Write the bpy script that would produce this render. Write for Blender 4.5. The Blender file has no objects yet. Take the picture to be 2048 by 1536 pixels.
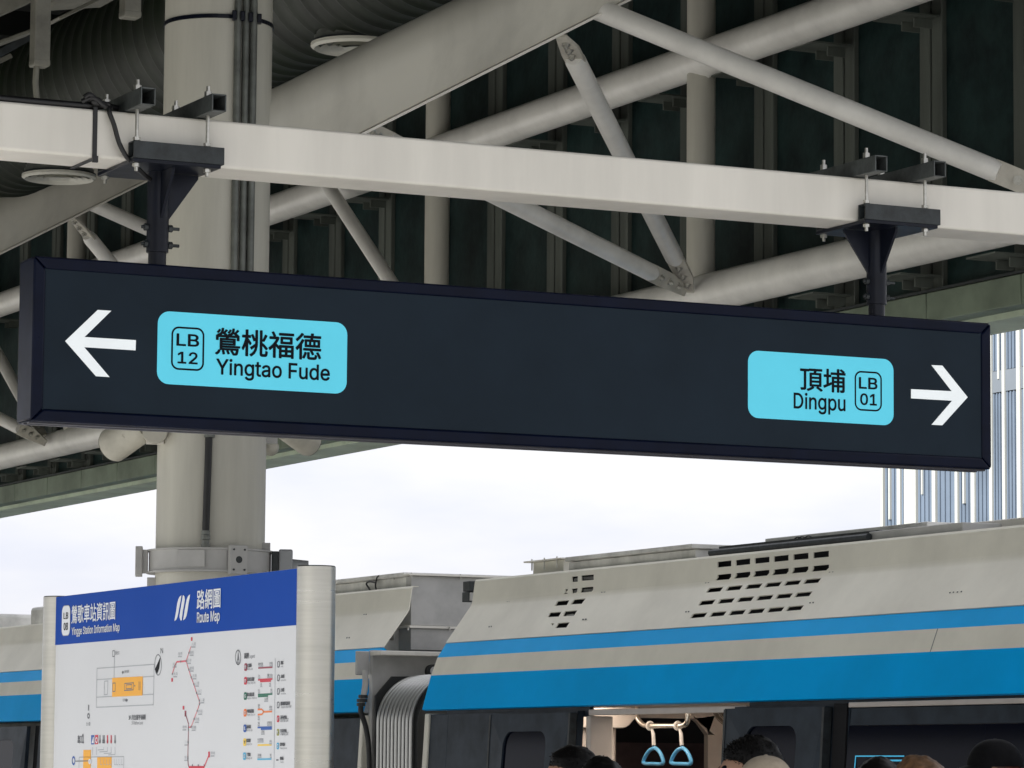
import bpy, bmesh, math, random
from mathutils import Vector, Matrix, noise as mnoise
random.seed(7)
C = bpy.context.scene
COL = C.collection
rad = math.radians

# ------------------------------------------------------------------ camera, world, sun, exposure
F = 7382.4                                   # focal length in pixels of the 2048 px wide photograph
EYE = Vector((0, 0, 1.65))
YAW, PITCH, ROLL = rad(25.898), rad(5.992), rad(.4463)
fw = Vector((math.sin(YAW)*math.cos(PITCH), math.cos(YAW)*math.cos(PITCH), math.sin(PITCH)))
r0 = Vector((math.cos(YAW), -math.sin(YAW), 0)); u0 = r0.cross(fw)
RT = math.cos(ROLL)*r0 + math.sin(ROLL)*u0
UP = -math.sin(ROLL)*r0 + math.cos(ROLL)*u0
cd = bpy.data.cameras.new('camera'); cam = bpy.data.objects.new('camera', cd); COL.objects.link(cam)
cam.matrix_world = Matrix(((RT.x, UP.x, -fw.x, EYE.x), (RT.y, UP.y, -fw.y, EYE.y), (RT.z, UP.z, -fw.z, EYE.z), (0, 0, 0, 1)))
cd.sensor_width = 36; cd.lens = 36*F/2048; cd.clip_start = .05; cd.clip_end = 6000
C.camera = cam
C.render.resolution_x, C.render.resolution_y = 1024, 768

SUN_EL, SUN_AZ = rad(44), rad(252)           # azimuth clockwise from +Y: from the open left side of the platform
world = bpy.data.worlds.new('World'); C.world = world; world.use_nodes = True
wn = world.node_tree; wn.nodes.clear()
sky = wn.nodes.new('ShaderNodeTexSky'); sky.sky_type = 'NISHITA'; sky.sun_disc = False
sky.sun_elevation = SUN_EL; sky.sun_rotation = SUN_AZ; sky.dust_density = 4; sky.air_density = 1.0
hs = wn.nodes.new('ShaderNodeHueSaturation'); hs.inputs['Saturation'].default_value = .16
wt = wn.nodes.new('ShaderNodeTexCoord'); wm = wn.nodes.new('ShaderNodeMapping'); wm.inputs['Scale'].default_value = (2.5, 2.5, 9)
wz = wn.nodes.new('ShaderNodeTexNoise'); wz.inputs['Scale'].default_value = 5; wz.inputs['Detail'].default_value = 6
wr = wn.nodes.new('ShaderNodeValToRGB')
wr.color_ramp.elements[0].position = .35; wr.color_ramp.elements[0].color = (2.5, 2.58, 2.9, 1)      # overcast cloud layer over the sky
wr.color_ramp.elements[1].position = .66; wr.color_ramp.elements[1].color = (3.0, 2.98, 3.05, 1)
mx = wn.nodes.new('ShaderNodeMix'); mx.data_type = 'RGBA'; mx.inputs[0].default_value = .86
bg = wn.nodes.new('ShaderNodeBackground'); bg.inputs['Strength'].default_value = .15
wo = wn.nodes.new('ShaderNodeOutputWorld')
L = wn.links.new
L(sky.outputs[0], hs.inputs['Color']); L(wt.outputs['Generated'], wm.inputs[0]); L(wm.outputs[0], wz.inputs['Vector'])
L(wz.outputs['Fac'], wr.inputs[0]); L(hs.outputs[0], mx.inputs[6]); L(wr.outputs[0], mx.inputs[7])
L(mx.outputs[2], bg.inputs['Color']); L(bg.outputs[0], wo.inputs[0])

sd = bpy.data.lights.new('sun', 'SUN'); sd.energy = 5.0; sd.angle = rad(3); sd.color = (1, .965, .92)
so = bpy.data.objects.new('sun', sd); COL.objects.link(so)
sv = Vector((math.sin(SUN_AZ)*math.cos(SUN_EL), math.cos(SUN_AZ)*math.cos(SUN_EL), math.sin(SUN_EL)))
so.rotation_euler = sv.to_track_quat('Z', 'Y').to_euler(); so.location = (-10, -10, 20)
vs = C.view_settings; vs.view_transform = 'Standard'; vs.look = 'None'; vs.gamma = 1; vs.use_curve_mapping = False
vs.exposure = 1.25
C.cycles.use_denoising = True
C.cycles.max_bounces = 10; C.cycles.diffuse_bounces = 6
try: C.cycles.denoiser = 'OPENIMAGEDENOISE'
except Exception: pass

# ------------------------------------------------------------------ helpers
def ray(x, y): return fw + RT*((x-1024)/F) - UP*((y-768)/F)
def hit(x, y, ax, v):
    d = ray(x, y); i = 'XYZ'.index(ax); return EYE + d*((v-EYE[i])/d[i])
def at(x, y, D): return EYE + ray(x, y)*D                 # the point at depth D metres
def S(r, g, b):
    f = lambda c: c/12.92 if c <= .04045 else ((c+.055)/1.055)**2.4
    return (f(r/255), f(g/255), f(b/255))

FONT = None
try: FONT = bpy.data.fonts.load(bpy.utils.system_resource('DATAFILES', path='fonts')+'/Inter.woff2')   # a font that ships with Blender
except Exception: FONT = None
MATS = {}
def mat(name, col, rough=.5, metal=0., var=.10, scale=5., bump=0., streak=False, emit=None, es=0., spec=.5, ior=1.5, coat=0., col2=None, bscale=None, stretch=None):
    m = bpy.data.materials.new(name); m.use_nodes = True; t = m.node_tree; b = t.nodes['Principled BSDF']
    b.inputs['Roughness'].default_value = rough; b.inputs['Metallic'].default_value = metal
    b.inputs['Specular IOR Level'].default_value = spec; b.inputs['Coat Weight'].default_value = coat
    b.inputs['Base Color'].default_value = (*col, 1); b.inputs['IOR'].default_value = ior
    if emit: b.inputs['Emission Color'].default_value = (*emit, 1); b.inputs['Emission Strength'].default_value = es
    if var or bump:
        tc = t.nodes.new('ShaderNodeTexCoord'); mp = t.nodes.new('ShaderNodeMapping')
        if streak: mp.inputs['Scale'].default_value = (1, 1, .12)
        if stretch: mp.inputs['Scale'].default_value = stretch
        t.links.new(tc.outputs['Object'], mp.inputs[0])
        n = t.nodes.new('ShaderNodeTexNoise'); n.inputs['Scale'].default_value = scale; n.inputs['Detail'].default_value = 8; n.inputs['Roughness'].default_value = .62
        t.links.new(mp.outputs[0], n.inputs['Vector'])
        if var:
            rp = t.nodes.new('ShaderNodeValToRGB'); e = rp.color_ramp.elements
            c2 = col2 or tuple(c*(1-2*var) for c in col)
            e[0].position = .30; e[0].color = (*c2, 1); e[1].position = .62; e[1].color = (*[min(1, c*(1+.3*var)) for c in col], 1)
            t.links.new(n.outputs['Fac'], rp.inputs[0]); t.links.new(rp.outputs[0], b.inputs['Base Color'])
            mr = t.nodes.new('ShaderNodeMapRange'); mr.inputs[3].default_value = min(1, rough+.12); mr.inputs[4].default_value = max(.03, rough-.08)
            t.links.new(n.outputs['Fac'], mr.inputs[0]); t.links.new(mr.outputs[0], b.inputs['Roughness'])
        if bump:
            n2 = t.nodes.new('ShaderNodeTexNoise'); n2.inputs['Scale'].default_value = bscale or scale*6; n2.inputs['Detail'].default_value = 4
            t.links.new(mp.outputs[0], n2.inputs['Vector'])
            bp = t.nodes.new('ShaderNodeBump'); bp.inputs['Strength'].default_value = bump; bp.inputs['Distance'].default_value = .01
            t.links.new(n2.outputs['Fac'], bp.inputs['Height']); t.links.new(bp.outputs[0], b.inputs['Normal'])
    MATS[name] = m; return m

M_BEAM = mat('painted_white_steel', (.76, .73, .665), .42, var=.09, scale=3, bump=.05, streak=True)
M_ARM = mat('painted_cream_steel', (.56, .54, .47), .45, var=.16, scale=2.5, bump=.06, streak=True)
M_COL = mat('painted_column_steel', (.56, .545, .475), .45, var=.14, scale=4, bump=.10, streak=True)
M_TUBE = mat('painted_tube_steel', (.77, .755, .71), .30, var=.10, scale=4, bump=.08)
M_PLATE = mat('grimy_gusset_plate', (.52, .495, .43), .5, var=.14, scale=9, bump=.15)
M_BOLT = mat('zinc_bolt', (.55, .54, .50), .35, .8, var=.15, scale=40)
M_GALV = mat('galvanised_channel', (.085, .095, .095), .45, .2, var=.22, scale=22, bump=.1)
M_BLACKST = mat('black_painted_steel', (.006, .008, .016), .32, .0, var=.2, scale=12, ior=1.3)
M_CHARC = mat('dark_grey_painted_channel', (.022, .028, .031), .5, .0, var=.3, scale=25, bump=.1)
M_SIGNF = mat('navy_sign_frame', (.002, .0045, .017), .30, .0, var=.15, scale=10, ior=1.22)
M_SIGNP = mat('sign_face_acrylic', (.011, .020, .031), .30, var=.10, scale=3, ior=1.2, bump=.03, bscale=2)
M_TRIM = mat('floor_lit_trim', (.07, .07, .085), .35, .0, var=.1, scale=10)  # greyer than the frame, painting in floor light reflected on the underside
M_CYAN = mat('cyan_film', S(98, 203, 226), .35, var=.02, scale=6, ior=1.2, emit=S(90, 203, 230), es=.12)
M_INK = mat('black_lettering', (.004, .005, .009), .5, var=0, spec=.1)
M_WHITEF = mat('white_film', (.80, .84, .86), .4, var=.03, emit=(.8, .86, .88), es=.12)
M_CABLE = mat('black_cable_rubber', (.008, .008, .009), .45, var=.1, scale=30)
M_CONDUIT = mat('grey_conduit', (.16, .17, .155), .45, .3, var=.25, scale=10, bump=.05)
M_WALLP = mat('dark_wall_sheet', (.0165, .034, .0325), .40, .0, var=.45, scale=4, bump=.15, col2=(.0035, .0080, .0092), spec=.22, bscale=26)
M_RIB = mat('grey_wall_rib', (.095, .107, .092), .5, .0, var=.25, scale=6, bump=.05, streak=True)
M_FASCIA = mat('green_grey_fascia', (.19, .235, .17), .45, var=.22, scale=3, bump=.05)
M_SOFFIT = mat('pale_green_drip_edge', (.52, .60, .46), .45, var=.15, scale=3)
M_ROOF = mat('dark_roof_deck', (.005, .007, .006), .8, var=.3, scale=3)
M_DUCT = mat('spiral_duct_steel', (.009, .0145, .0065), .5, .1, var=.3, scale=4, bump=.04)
M_DIFF = mat('diffuser_white', (.58, .57, .50), .45, var=.08)
M_TRAY = mat('grey_tray', (.17, .165, .135), .55, var=.2, scale=10, bump=.05)
M_PLATF = mat('platform_tiles', (.30, .30, .295), .5, var=.2, scale=2, bump=.05)
M_BALL = mat('track_concrete', (.25, .24, .22), .85, var=.3, scale=1, bump=.2)
M_GROUND = mat('far_ground', (.16, .17, .13), .9, var=.4, scale=.02)
M_CREAM = mat('train_cream_paint', (.82, .79, .685), .36, var=.07, scale=1.6, bump=.06, bscale=2.2, spec=.3)
M_BLUE = mat('train_blue_paint', (.0004, .43, .97), .36, var=.06, scale=1.0, spec=.05, bump=.05, bscale=2.2)
M_DARKB = mat('train_charcoal_paint', (.034, .046, .062), .38, var=.22, scale=5, ior=1.2)
M_GLASS = mat('tinted_train_glass', (.002, .003, .010), .08, var=0, ior=1.13)
M_HOLE = mat('painted_dark_depth', (.004, .004, .006), .9, var=0)  # near-black colour that paints the unlit depth behind openings
M_GREYP = mat('train_grey_panel', (.46, .455, .44), .45, var=.12, scale=4, bump=.04)
M_ROOFG = mat('train_roof_grey', (.72, .71, .67), .5, var=.2, scale=4)
M_BELLOW = mat('bellows_metal', (.50, .50, .48), .30, .7, var=.0)
M_BELLG = mat('bellows_fabric', (.012, .014, .015), .6, var=.2, scale=20)
M_INT = mat('interior_beige', (.62, .55, .50), .45, var=.06)
M_INTD = mat('interior_maroon', (.06, .03, .035), .6, var=.3, scale=6)
M_CHROME = mat('brushed_rail', (.62, .58, .52), .22, .9, var=.05)
M_LIGHT = mat('cabin_lamp', (.9, .85, .78), .5, var=0, emit=(1, .86, .72), es=4)
M_STRAP = mat('strap_webbing', (.62, .58, .54), .6, var=.1, scale=30)
M_HANDLE = mat('blue_plastic', (.10, .36, .62), .35, var=.08)
M_SCREEN = mat('screen_outline', (.05, .4, .6), .4, var=0, emit=(.05, .45, .75), es=.22)
M_BRUSH = mat('brushed_stainless', (.50, .485, .44), .28, 1.0, var=.05, scale=7, bump=.03, stretch=(.35, .35, 9))
M_BOARD = mat('board_white', (.72, .735, .76), .38, var=.02, scale=1)
M_HEAD = mat('board_blue', (.002, .064, .40), .42, var=.03, scale=2, spec=.05)
M_BWHITE = mat('board_white_ink', (.82, .85, .90), .4, var=0)
M_GREY = mat('grey_ink', (.16, .17, .19), .5, var=0)
M_LGREY = mat('pale_grey_ink', (.42, .44, .47), .5, var=0)
M_ORANGE = mat('orange_ink', S(250, 178, 40), .45, var=0)
M_RED = mat('red_ink', S(205, 40, 66), .45, var=0)
M_PINK = mat('faded_red_ink', S(222, 96, 112), .45, var=0)
M_MAROON = mat('maroon_ink', S(150, 60, 78), .45, var=0)
M_GREEN = mat('green_ink', S(16, 108, 84), .45, var=0)
M_OR2 = mat('tangerine_ink', S(240, 130, 60), .45, var=0)
M_BLU2 = mat('blue_ink', S(20, 84, 168), .45, var=0)
M_YEL = mat('yellow_ink', S(242, 205, 80), .45, var=0)
M_CY2 = mat('sky_blue_ink', S(80, 176, 214), .45, var=0)
M_OLIVE = mat('olive_ink', S(160, 160, 80), .45, var=0)
M_BLDW = mat('tower_white_fin', (.34, .35, .335), .5, var=.06, scale=.3)
M_BLDP = mat('tower_blue_panel', (.105, .135, .18), .5, var=.14, scale=.25, spec=.2)
M_BLDG = mat('tower_grey_band', (.12, .14, .165), .5, var=.1, scale=.3)
M_SPK = mat('speaker_beige', (.47, .45, .38), .45, var=.12, scale=10)
M_CCTV = mat('camera_grey', (.30, .31, .32), .4, var=.1)
M_SKIN = mat('skin', (.46, .27, .185), .5, var=.08, scale=12)
M_HAIRK = mat('black_hair', (.005, .0045, .0045), .5, var=.3, scale=40, spec=.2)
M_HAIRB = mat('brown_hair', (.16, .085, .04), .45, var=.35, scale=40)
M_HAIRR = mat('reddish_hair', (.13, .035, .02), .45, var=.35, scale=40)
M_CAP = mat('beige_cap_cloth', (.44, .37, .28), .8, var=.1, scale=30, bump=.1)
M_CAPK = mat('black_cap_cloth', (.006, .006, .007), .8, var=.2, scale=30, bump=.1, spec=.15)
M_SHIRT = [mat('cloth_%s' % n, c, .85, var=.12, scale=12, bump=.1) for n, c in (('charcoal', (.03, .03, .035)), ('white', (.6, .6, .58)), ('navy', (.02, .03, .08)), ('olive', (.12, .13, .07)), ('grey', (.25, .25, .26)), ('maroon', (.16, .03, .04)))]
M_TROUS = mat('dark_trousers', (.03, .035, .05), .85, var=.15, scale=10)
M_SHOE = mat('black_shoe', (.015, .015, .016), .5, var=.1)

class MB:
    """collects shapes (world coordinates) and links them as ONE mesh object"""
    def __init__(s): s.v = []; s.f = []; s.m = []; s.mats = []
    def slot(s, m):
        if m is None: return 0
        if m not in s.mats: s.mats.append(m)
        return s.mats.index(m)
    def add(s, vs, fs, m=None):
        o = len(s.v); s.v += [Vector(p) for p in vs]; k = s.slot(m)
        for f in fs: s.f.append([o+i for i in f]); s.m.append(k)
        return s
    def hexa(s, P, m=None):                       # 8 corners: bottom 4 then top 4
        return s.add(P, [(0, 3, 2, 1), (4, 5, 6, 7), (0, 1, 5, 4), (1, 2, 6, 5), (2, 3, 7, 6), (3, 0, 4, 7)], m)
    def box(s, a, b, m=None):
        (x0, y0, z0), (x1, y1, z1) = a, b
        return s.hexa([(x0, y0, z0), (x1, y0, z0), (x1, y1, z0), (x0, y1, z0), (x0, y0, z1), (x1, y0, z1), (x1, y1, z1), (x0, y1, z1)], m)
    def obox(s, c, ax, ay, az, m=None):           # centre and three half vectors
        c, ax, ay, az = Vector(c), Vector(ax), Vector(ay), Vector(az)
        P = [c+i*ax+j*ay+k*az for k in (-1, 1) for i, j in ((-1, -1), (1, -1), (1, 1), (-1, 1))]
        return s.hexa(P, m)
    def tube(s, pts, r, n=16, m=None, caps=True):  # pts polyline; r number or list
        pts = [Vector(p) for p in pts]; k = len(pts); rs = r if isinstance(r, (list, tuple)) else [r]*k
        ref = None; rings = []
        for i in range(k):
            t = ((pts[min(i+1, k-1)]-pts[max(i-1, 0)])).normalized()
            if ref is None: ref = t.orthogonal().normalized()
            ref = (ref - t*ref.dot(t)).normalized(); q = t.cross(ref)
            rings.append([pts[i]+(ref*math.cos(2*math.pi*j/n)+q*math.sin(2*math.pi*j/n))*rs[i] for j in range(n)])
        vs = [p for R_ in rings for p in R_]; fs = []
        for i in range(k-1):
            for j in range(n):
                fs.append((i*n+j, i*n+(j+1) % n, (i+1)*n+(j+1) % n, (i+1)*n+j))
        if caps: fs += [tuple(range(n-1, -1, -1)), tuple((k-1)*n+j for j in range(n))]
        return s.add(vs, fs, m)
    def prism(s, pts, d, m=None):                  # planar polygon pushed along d
        pts = [Vector(p) for p in pts]; d = Vector(d); n = len(pts)
        return s.add(pts+[p+d for p in pts], [tuple(range(n-1, -1, -1)), tuple(range(n, 2*n))]+[(i, (i+1) % n, n+(i+1) % n, n+i) for i in range(n)], m)
    def poly(s, pts, m=None): return s.add(pts, [tuple(range(len(pts)))], m)
    def sphere(s, c, r, n=16, m=None, sc=(1, 1, 1), zmin=-1):
        c = Vector(c); vs = []; fs = []; k = n//2
        for i in range(k+1):
            th = math.pi*i/k; z = max(math.cos(th), zmin)
            for j in range(n):
                ph = 2*math.pi*j/n; vs.append(c+Vector((r*sc[0]*math.sin(th)*math.cos(ph), r*sc[1]*math.sin(th)*math.sin(ph), r*sc[2]*z)))
        for i in range(k):
            for j in range(n): fs.append((i*n+j, (i+1)*n+j, (i+1)*n+(j+1) % n, i*n+(j+1) % n))
        return s.add(vs, fs, m)
    def text(s, body, o, rt, up, sx, sy, m=None, bold=0., bbox=False, align='l'):
        """lettering; sx, sy = scale (or width and height of the ink box when bbox)"""
        cu = bpy.data.curves.new('t', 'FONT'); cu.body = body; cu.resolution_u = 4
        if FONT and body.isascii(): cu.font = FONT
        ob = bpy.data.objects.new('t', cu); COL.objects.link(ob)
        me = bpy.data.meshes.new_from_object(ob.evaluated_get(bpy.context.evaluated_depsgraph_get()))
        bpy.data.objects.remove(ob); bpy.data.curves.remove(cu)
        V = [v.co.copy() for v in me.vertices]; Fc = [tuple(p.vertices) for p in me.polygons]; bpy.data.meshes.remove(me)
        if not V: return s
        isl = list(range(len(V)))                                # overlapping strokes of one glyph lie a hair apart
        def root(i):
            while isl[i] != i: isl[i] = isl[isl[i]]; i = isl[i]
            return i
        for f in Fc:
            for q in f[1:]: isl[root(q)] = root(f[0])
        ids = {}; lay = [ids.setdefault(root(i), len(ids)) % 3*.00003 for i in range(len(V))]
        x0, x1 = min(v.x for v in V), max(v.x for v in V); y0, y1 = min(v.y for v in V), max(v.y for v in V)
        if bbox: kx = sx/(x1-x0); ky = (sy/(y1-y0)) if sy else kx; oy = y0
        else: kx, ky, oy = sx/(x1-x0), sx/(x1-x0)*sy, 0
        o, rt, up = Vector(o), Vector(rt), Vector(up)
        nrm = rt.cross(up).normalized()                       # towards the reader
        for i, (bx_, by_) in enumerate([(0, 0)] if not bold else [(0, 0), (-1, 0), (1, 0), (0, -1), (0, 1), (-.7, -.7), (.7, .7), (-.7, .7), (.7, -.7)]):   # heavier weight: shifted layers
            s.add([o+rt*((v.x-x0+bx_*bold)*kx)+up*((v.y-oy+by_*bold)*ky)+nrm*(.0001*i+lay[k_]) for k_, v in enumerate(V)], Fc, m)
        return s
    def build(s, name, m=None, parent=None, bevel=0., smooth=35, loc=None, recalc=True, seg=2):
        me = bpy.data.meshes.new(name)
        off = Vector(parent['_loc']) if parent is not None and '_loc' in parent else (Vector(loc) if loc else Vector((0, 0, 0)))
        me.from_pydata([p-off for p in s.v], [], s.f)
        ms = list(s.mats) if s.mats else []
        if not ms and m: ms = [m]
        for x in ms: me.materials.append(x)
        if s.mats: me.polygons.foreach_set('material_index', s.m)
        if recalc:
            b = bmesh.new(); b.from_mesh(me); bmesh.ops.recalc_face_normals(b, faces=b.faces); b.to_mesh(me); b.free()
        if smooth:
            me.polygons.foreach_set('use_smooth', [True]*len(me.polygons)); me.set_sharp_from_angle(angle=rad(smooth))
        me.update()
        ob = bpy.data.objects.new(name, me); COL.objects.link(ob)
        if parent is not None:
            ob.parent = parent
            if '_loc' in parent: ob['_loc'] = parent['_loc']; ob.location = (0, 0, 0) if parent.type == 'EMPTY' or parent.parent else (0, 0, 0)
        else:
            ob.location = off; ob['_loc'] = tuple(off)
        if bevel:
            bv = ob.modifiers.new('bevel', 'BEVEL'); bv.width = bevel; bv.segments = seg; bv.limit_method = 'ANGLE'; bv.angle_limit = rad(40)
        return ob

def tag(o, label=None, cat=None, group=None, kind=None):
    if label: o['label'] = label
    if cat: o['category'] = cat
    if group: o['group'] = group
    if kind: o['kind'] = kind
    return o
def thing(name, label, cat, loc, group=None):
    o = bpy.data.objects.new(name, None); COL.objects.link(o); o.location = loc; o['_loc'] = tuple(loc); o.empty_display_size = .1
    return tag(o, label, cat, group)
def copy_tree(o, shift=(0, 0, 0), mirror=False, parent=None):
    c = o.copy(); COL.objects.link(c)
    if parent is not None: c.parent = parent
    else:
        c.location = o.location + Vector(shift)
        if mirror: c.scale.x = -1
    for ch in [x for x in o.children]: copy_tree(ch, parent=c)
    return c
X_, Y_, Z_ = Vector((1, 0, 0)), Vector((0, 1, 0)), Vector((0, 0, 1))
def hexnut(mb, c, ax, r, h, m=None):
    ax = Vector(ax).normalized(); mb.tube([Vector(c)-ax*h/2, Vector(c)+ax*h/2], r, 6, m)
def rrect(u0, u1, v0, v1, r, n=8):
    P = []
    for cx, cy, a in ((u1-r, v1-r, 0), (u0+r, v1-r, 90), (u0+r, v0+r, 180), (u1-r, v0+r, 270)):
        for i in range(n+1):
            t = rad(a+90*i/n); P.append((cx+r*math.cos(t), cy+r*math.sin(t)))
    return P

# ------------------------------------------------------------------ setting: platform, tracks, ground
XT = 9.5                                      # platform-side plane of the train
m = MB(); m.box((-2.6, -14, -1.0), (9.32, 70, 0)); tag(m.build('platform', M_PLATF), kind='structure')
m = MB(); m.box((9.32, -14, -1.5), (22, 70, -1.15)); tag(m.build('track_bed', M_BALL), kind='structure')
m = MB(); m.box((-12, -14, -1.5), (-2.6, 70, -1.15)); tag(m.build('track_bed', M_BALL), kind='structure')
m = MB(); m.poly([(-3000, -3000, -9), (3000, -3000, -9), (3000, 3000, -9), (-3000, 3000, -9)]); tag(m.build('ground', M_GROUND), kind='structure')

# ------------------------------------------------------------------ canopy roof and side wall
XW = 7.85
rf = thing('canopy_roof', 'dark metal canopy roof high above the platform and ducts', 'roof', (4.6, 20, 5.9))
m = MB(); m.hexa([(-1.2, 5.5, 6.25), (4.6, 5.5, 5.95), (4.6, 60, 5.95), (-1.2, 60, 6.25), (-1.2, 5.5, 6.4), (4.6, 5.5, 6.1), (4.6, 60, 6.1), (-1.2, 60, 6.4)])
m.hexa([(4.6, 5.5, 5.95), (8.15, 5.5, 6.15), (8.15, 60, 6.15), (4.6, 60, 5.95), (4.6, 5.5, 6.1), (8.15, 5.5, 6.3), (8.15, 60, 6.3), (4.6, 60, 6.1)])
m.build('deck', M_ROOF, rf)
for i in range(24):
    y = 7.2+i*1.6; m = MB(); m.box((-1, y, 5.82), (7.7, y+.08, 5.97)); m.build('purlin', M_ROOF, rf)

WZ0, WZ1 = 3.55, 6.1
wl = thing('canopy_side_wall', 'dark ribbed side wall hanging from the canopy above the track side', 'wall', (XW, 16, WZ0))
ribY = [13.659339638 + .6690*k for k in range(-5, 40)]
for k, y in enumerate(ribY[:-1]):
    y1 = ribY[k+1]
    m = MB(); m.box((XW, y+.004, WZ0), (XW+.03, y1-.004, WZ1)); m.build('wall_panel', M_WALLP, wl)
for y in ribY:
    m = MB()
    m.box((XW-.024, y-.082, WZ0+.01), (XW+.002, y-.008, WZ1)); m.box((XW-.024, y+.008, WZ0+.01), (XW+.002, y+.082, WZ1))
    m.box((XW-.016, y-.008, WZ0+.01), (XW-.001, y+.008, WZ1), M_HOLE) if False else m.box((XW-.012, y-.009, WZ0+.01), (XW-.001, y+.009, WZ1))
    rb = m.build('rib', M_RIB, wl, bevel=.004)
    b2 = MB()                                    # clips that tie the rib to the two chords
    for zc in (3.66, 4.70):
        b2.box((7.62, y-.10, zc-.062), (XW-.046, y+.10, zc-.055)); b2.box((7.72, y-.05, zc-.10), (XW-.046, y-.042, zc-.063)); b2.box((7.72, y+.042, zc-.10), (XW-.046, y+.05, zc-.063))
    b2.build('clip', M_RIB, wl)
for k, y in enumerate(ribY[:-1]):
    m = MB(); m.box((XW-.05, y+.003, 3.428), (XW+.05, ribY[k+1]-.003, 3.545)); m.build('fascia_board', M_FASCIA, wl, bevel=.004)
    m = MB(); m.box((XW+.052, y+.003, 3.405), (XW+.30, ribY[k+1]-.003, 3.43)); m.build('drip_edge', M_SOFFIT, wl, bevel=.003)
m = MB(); m.box((XW-.06, ribY[0], 3.546), (XW-.003, ribY[-1], 3.556)); m.build('painted_shadow_line', M_CHARC, wl)  # dark strip that paints the shadow line above the fascia

XO = 1.35  # out-of-view wall, added to cut the side light under the roof
ow = thing('canopy_side_wall', 'unseen dark side wall opposite, added to shape the light under the canopy roof', 'wall', (XO, 16, WZ0))
m = MB(); m.box((XO-.03, 5.5, WZ0), (XO, 45, WZ1)); m.build('wall_panel', M_WALLP, ow)
m = MB(); m.box((XO-.05, 5.5, 3.428), (XO+.05, 45, 3.545)); m.build('fascia_board', M_FASCIA, ow, bevel=.004)

# ------------------------------------------------------------------ longitudinal truss in front of the wall
XC = 7.6
tr = thing('side_truss', 'pale tubular truss of two long chords and upright tubes along the dark wall', 'truss', (XC, 16, 3.7))
z_low, z_up = 3.695, 4.72
m = MB(); m.tube([(XC, 9.5, z_low), (XC, 40, z_low)], .083, 24); m.build('lower_chord', M_TUBE, tr)
m = MB(); m.tube([(XC, 9.5, z_up), (XC, 40, z_up)], .080, 24); m.build('upper_chord', M_TUBE, tr)
for k in range(-1, 5):
    y = hit(1398, 300, 'X', XC).y + 2.72*k
    m = MB(); m.tube([(XC+.01, y, z_low+.02), (XC+.01, y, 5.95)], .062, 20); up_ = m.build('upright', M_ARM, tr)
    for za, zb_ in ((z_low+.072, z_low+.090), (z_up-.092, z_up-.074), (z_up+.074, z_up+.088)):
        m = MB(); n_ = 40; ring = [Vector((XC+.01+.066*math.cos(2*math.pi*i/n_), y+.066*math.sin(2*math.pi*i/n_), (za+zb_)/2-.045*abs(math.cos(2*math.pi*i/n_))*(1 if za < z_up-.1 or za > z_up else -1))) for i in range(n_+1)]; m.tube(ring, .006, 6, caps=False); m.build('weld_bead', M_TUBE, up_)
m = MB(); m.box((XC-.05, 9.6, 5.55), (XC+.06, 40, 5.68)); m.build('head_rail', M_ARM, tr)

# ------------------------------------------------------------------ column
cc = Vector((4.6, 11.835, 0)); RC = .187
vd = Vector((cc.x, cc.y, 0)).normalized(); vr = Vector((vd.y, -vd.x, 0))      # away from the viewer, to the right
col = thing('steel_column', 'round cream steel column carrying the canopy behind the information board', 'column', cc)
m = MB(); m.tube([(cc.x, cc.y, 0), (cc.x, cc.y, 5.9)], RC, 64); m.build('shaft', M_COL, col)
for off, r in ((.33, .0125), (.47, .012), (.60, .0135)):
    a = math.asin(off); p = cc + vr*(RC+r*.9)*math.sin(a) - vd*(RC+r*.9)*math.cos(a)
    m = MB(); m.tube([p+Z_*3.05, p+Z_*4.0, p+Z_*5.5], r, 12); m.build('conduit', M_CONDUIT, col)
zs = hit(430, 30, 'X', 4.55).z - .02
m = MB(); n = 64
for i in range(n):
    a0, a1 = 2*math.pi*i/n, 2*math.pi*(i+1)/n
    if True:
        P = []
        for z in (zs-.007, zs+.007):
            for a, rr in ((a0, RC+.0008), (a0, RC+.004), (a1, RC+.004), (a1, RC+.0008)): P.append(cc+Vector((rr*math.cos(a), rr*math.sin(a), z)))
        m.hexa(P)
m.build('strap', M_BLACKST, col)
m = MB()
for off in (.26, .40, .535, .68):
    a = math.asin(off); p = cc + vr*(RC+.018)*math.sin(a) - vd*(RC+.018)*math.cos(a)+Z_*zs
    m.obox(p, vr*.008, vd*.018, Z_*.016)
m.build('conduit_saddle', M_BLACKST, col, bevel=.003)
# black flexible conduit on the lower shaft
a = math.asin(-.04); p = cc + vr*(RC+.014)*math.sin(a) - vd*(RC+.014)*math.cos(a)
zt, zb = hit(415, 880, 'X', 4.55).z, hit(413, 1082, 'X', 4.55).z
m = MB(); m.tube([p+Z_*(zt+.2), p+Z_*(zt-.1)-vr*.004, p+Z_*(zb+.02)-vr*.008], .0125, 14); fl = m.build('flexible_conduit', M_CABLE, col)
m = MB(); pb = p-vr*.008
for z, r in ((zb+.022, .0155), (zb+.006, .017), (zb-.010, .0145), (zb-.024, .016)): m.tube([pb+Z_*(z-.007), pb+Z_*(z+.007)], r, 8)
m.tube([p+Z_*(zt+.00), p+Z_*(zt+.045)], .019, 8); m.build('conduit_gland', M_CONDUIT, fl)
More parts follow.
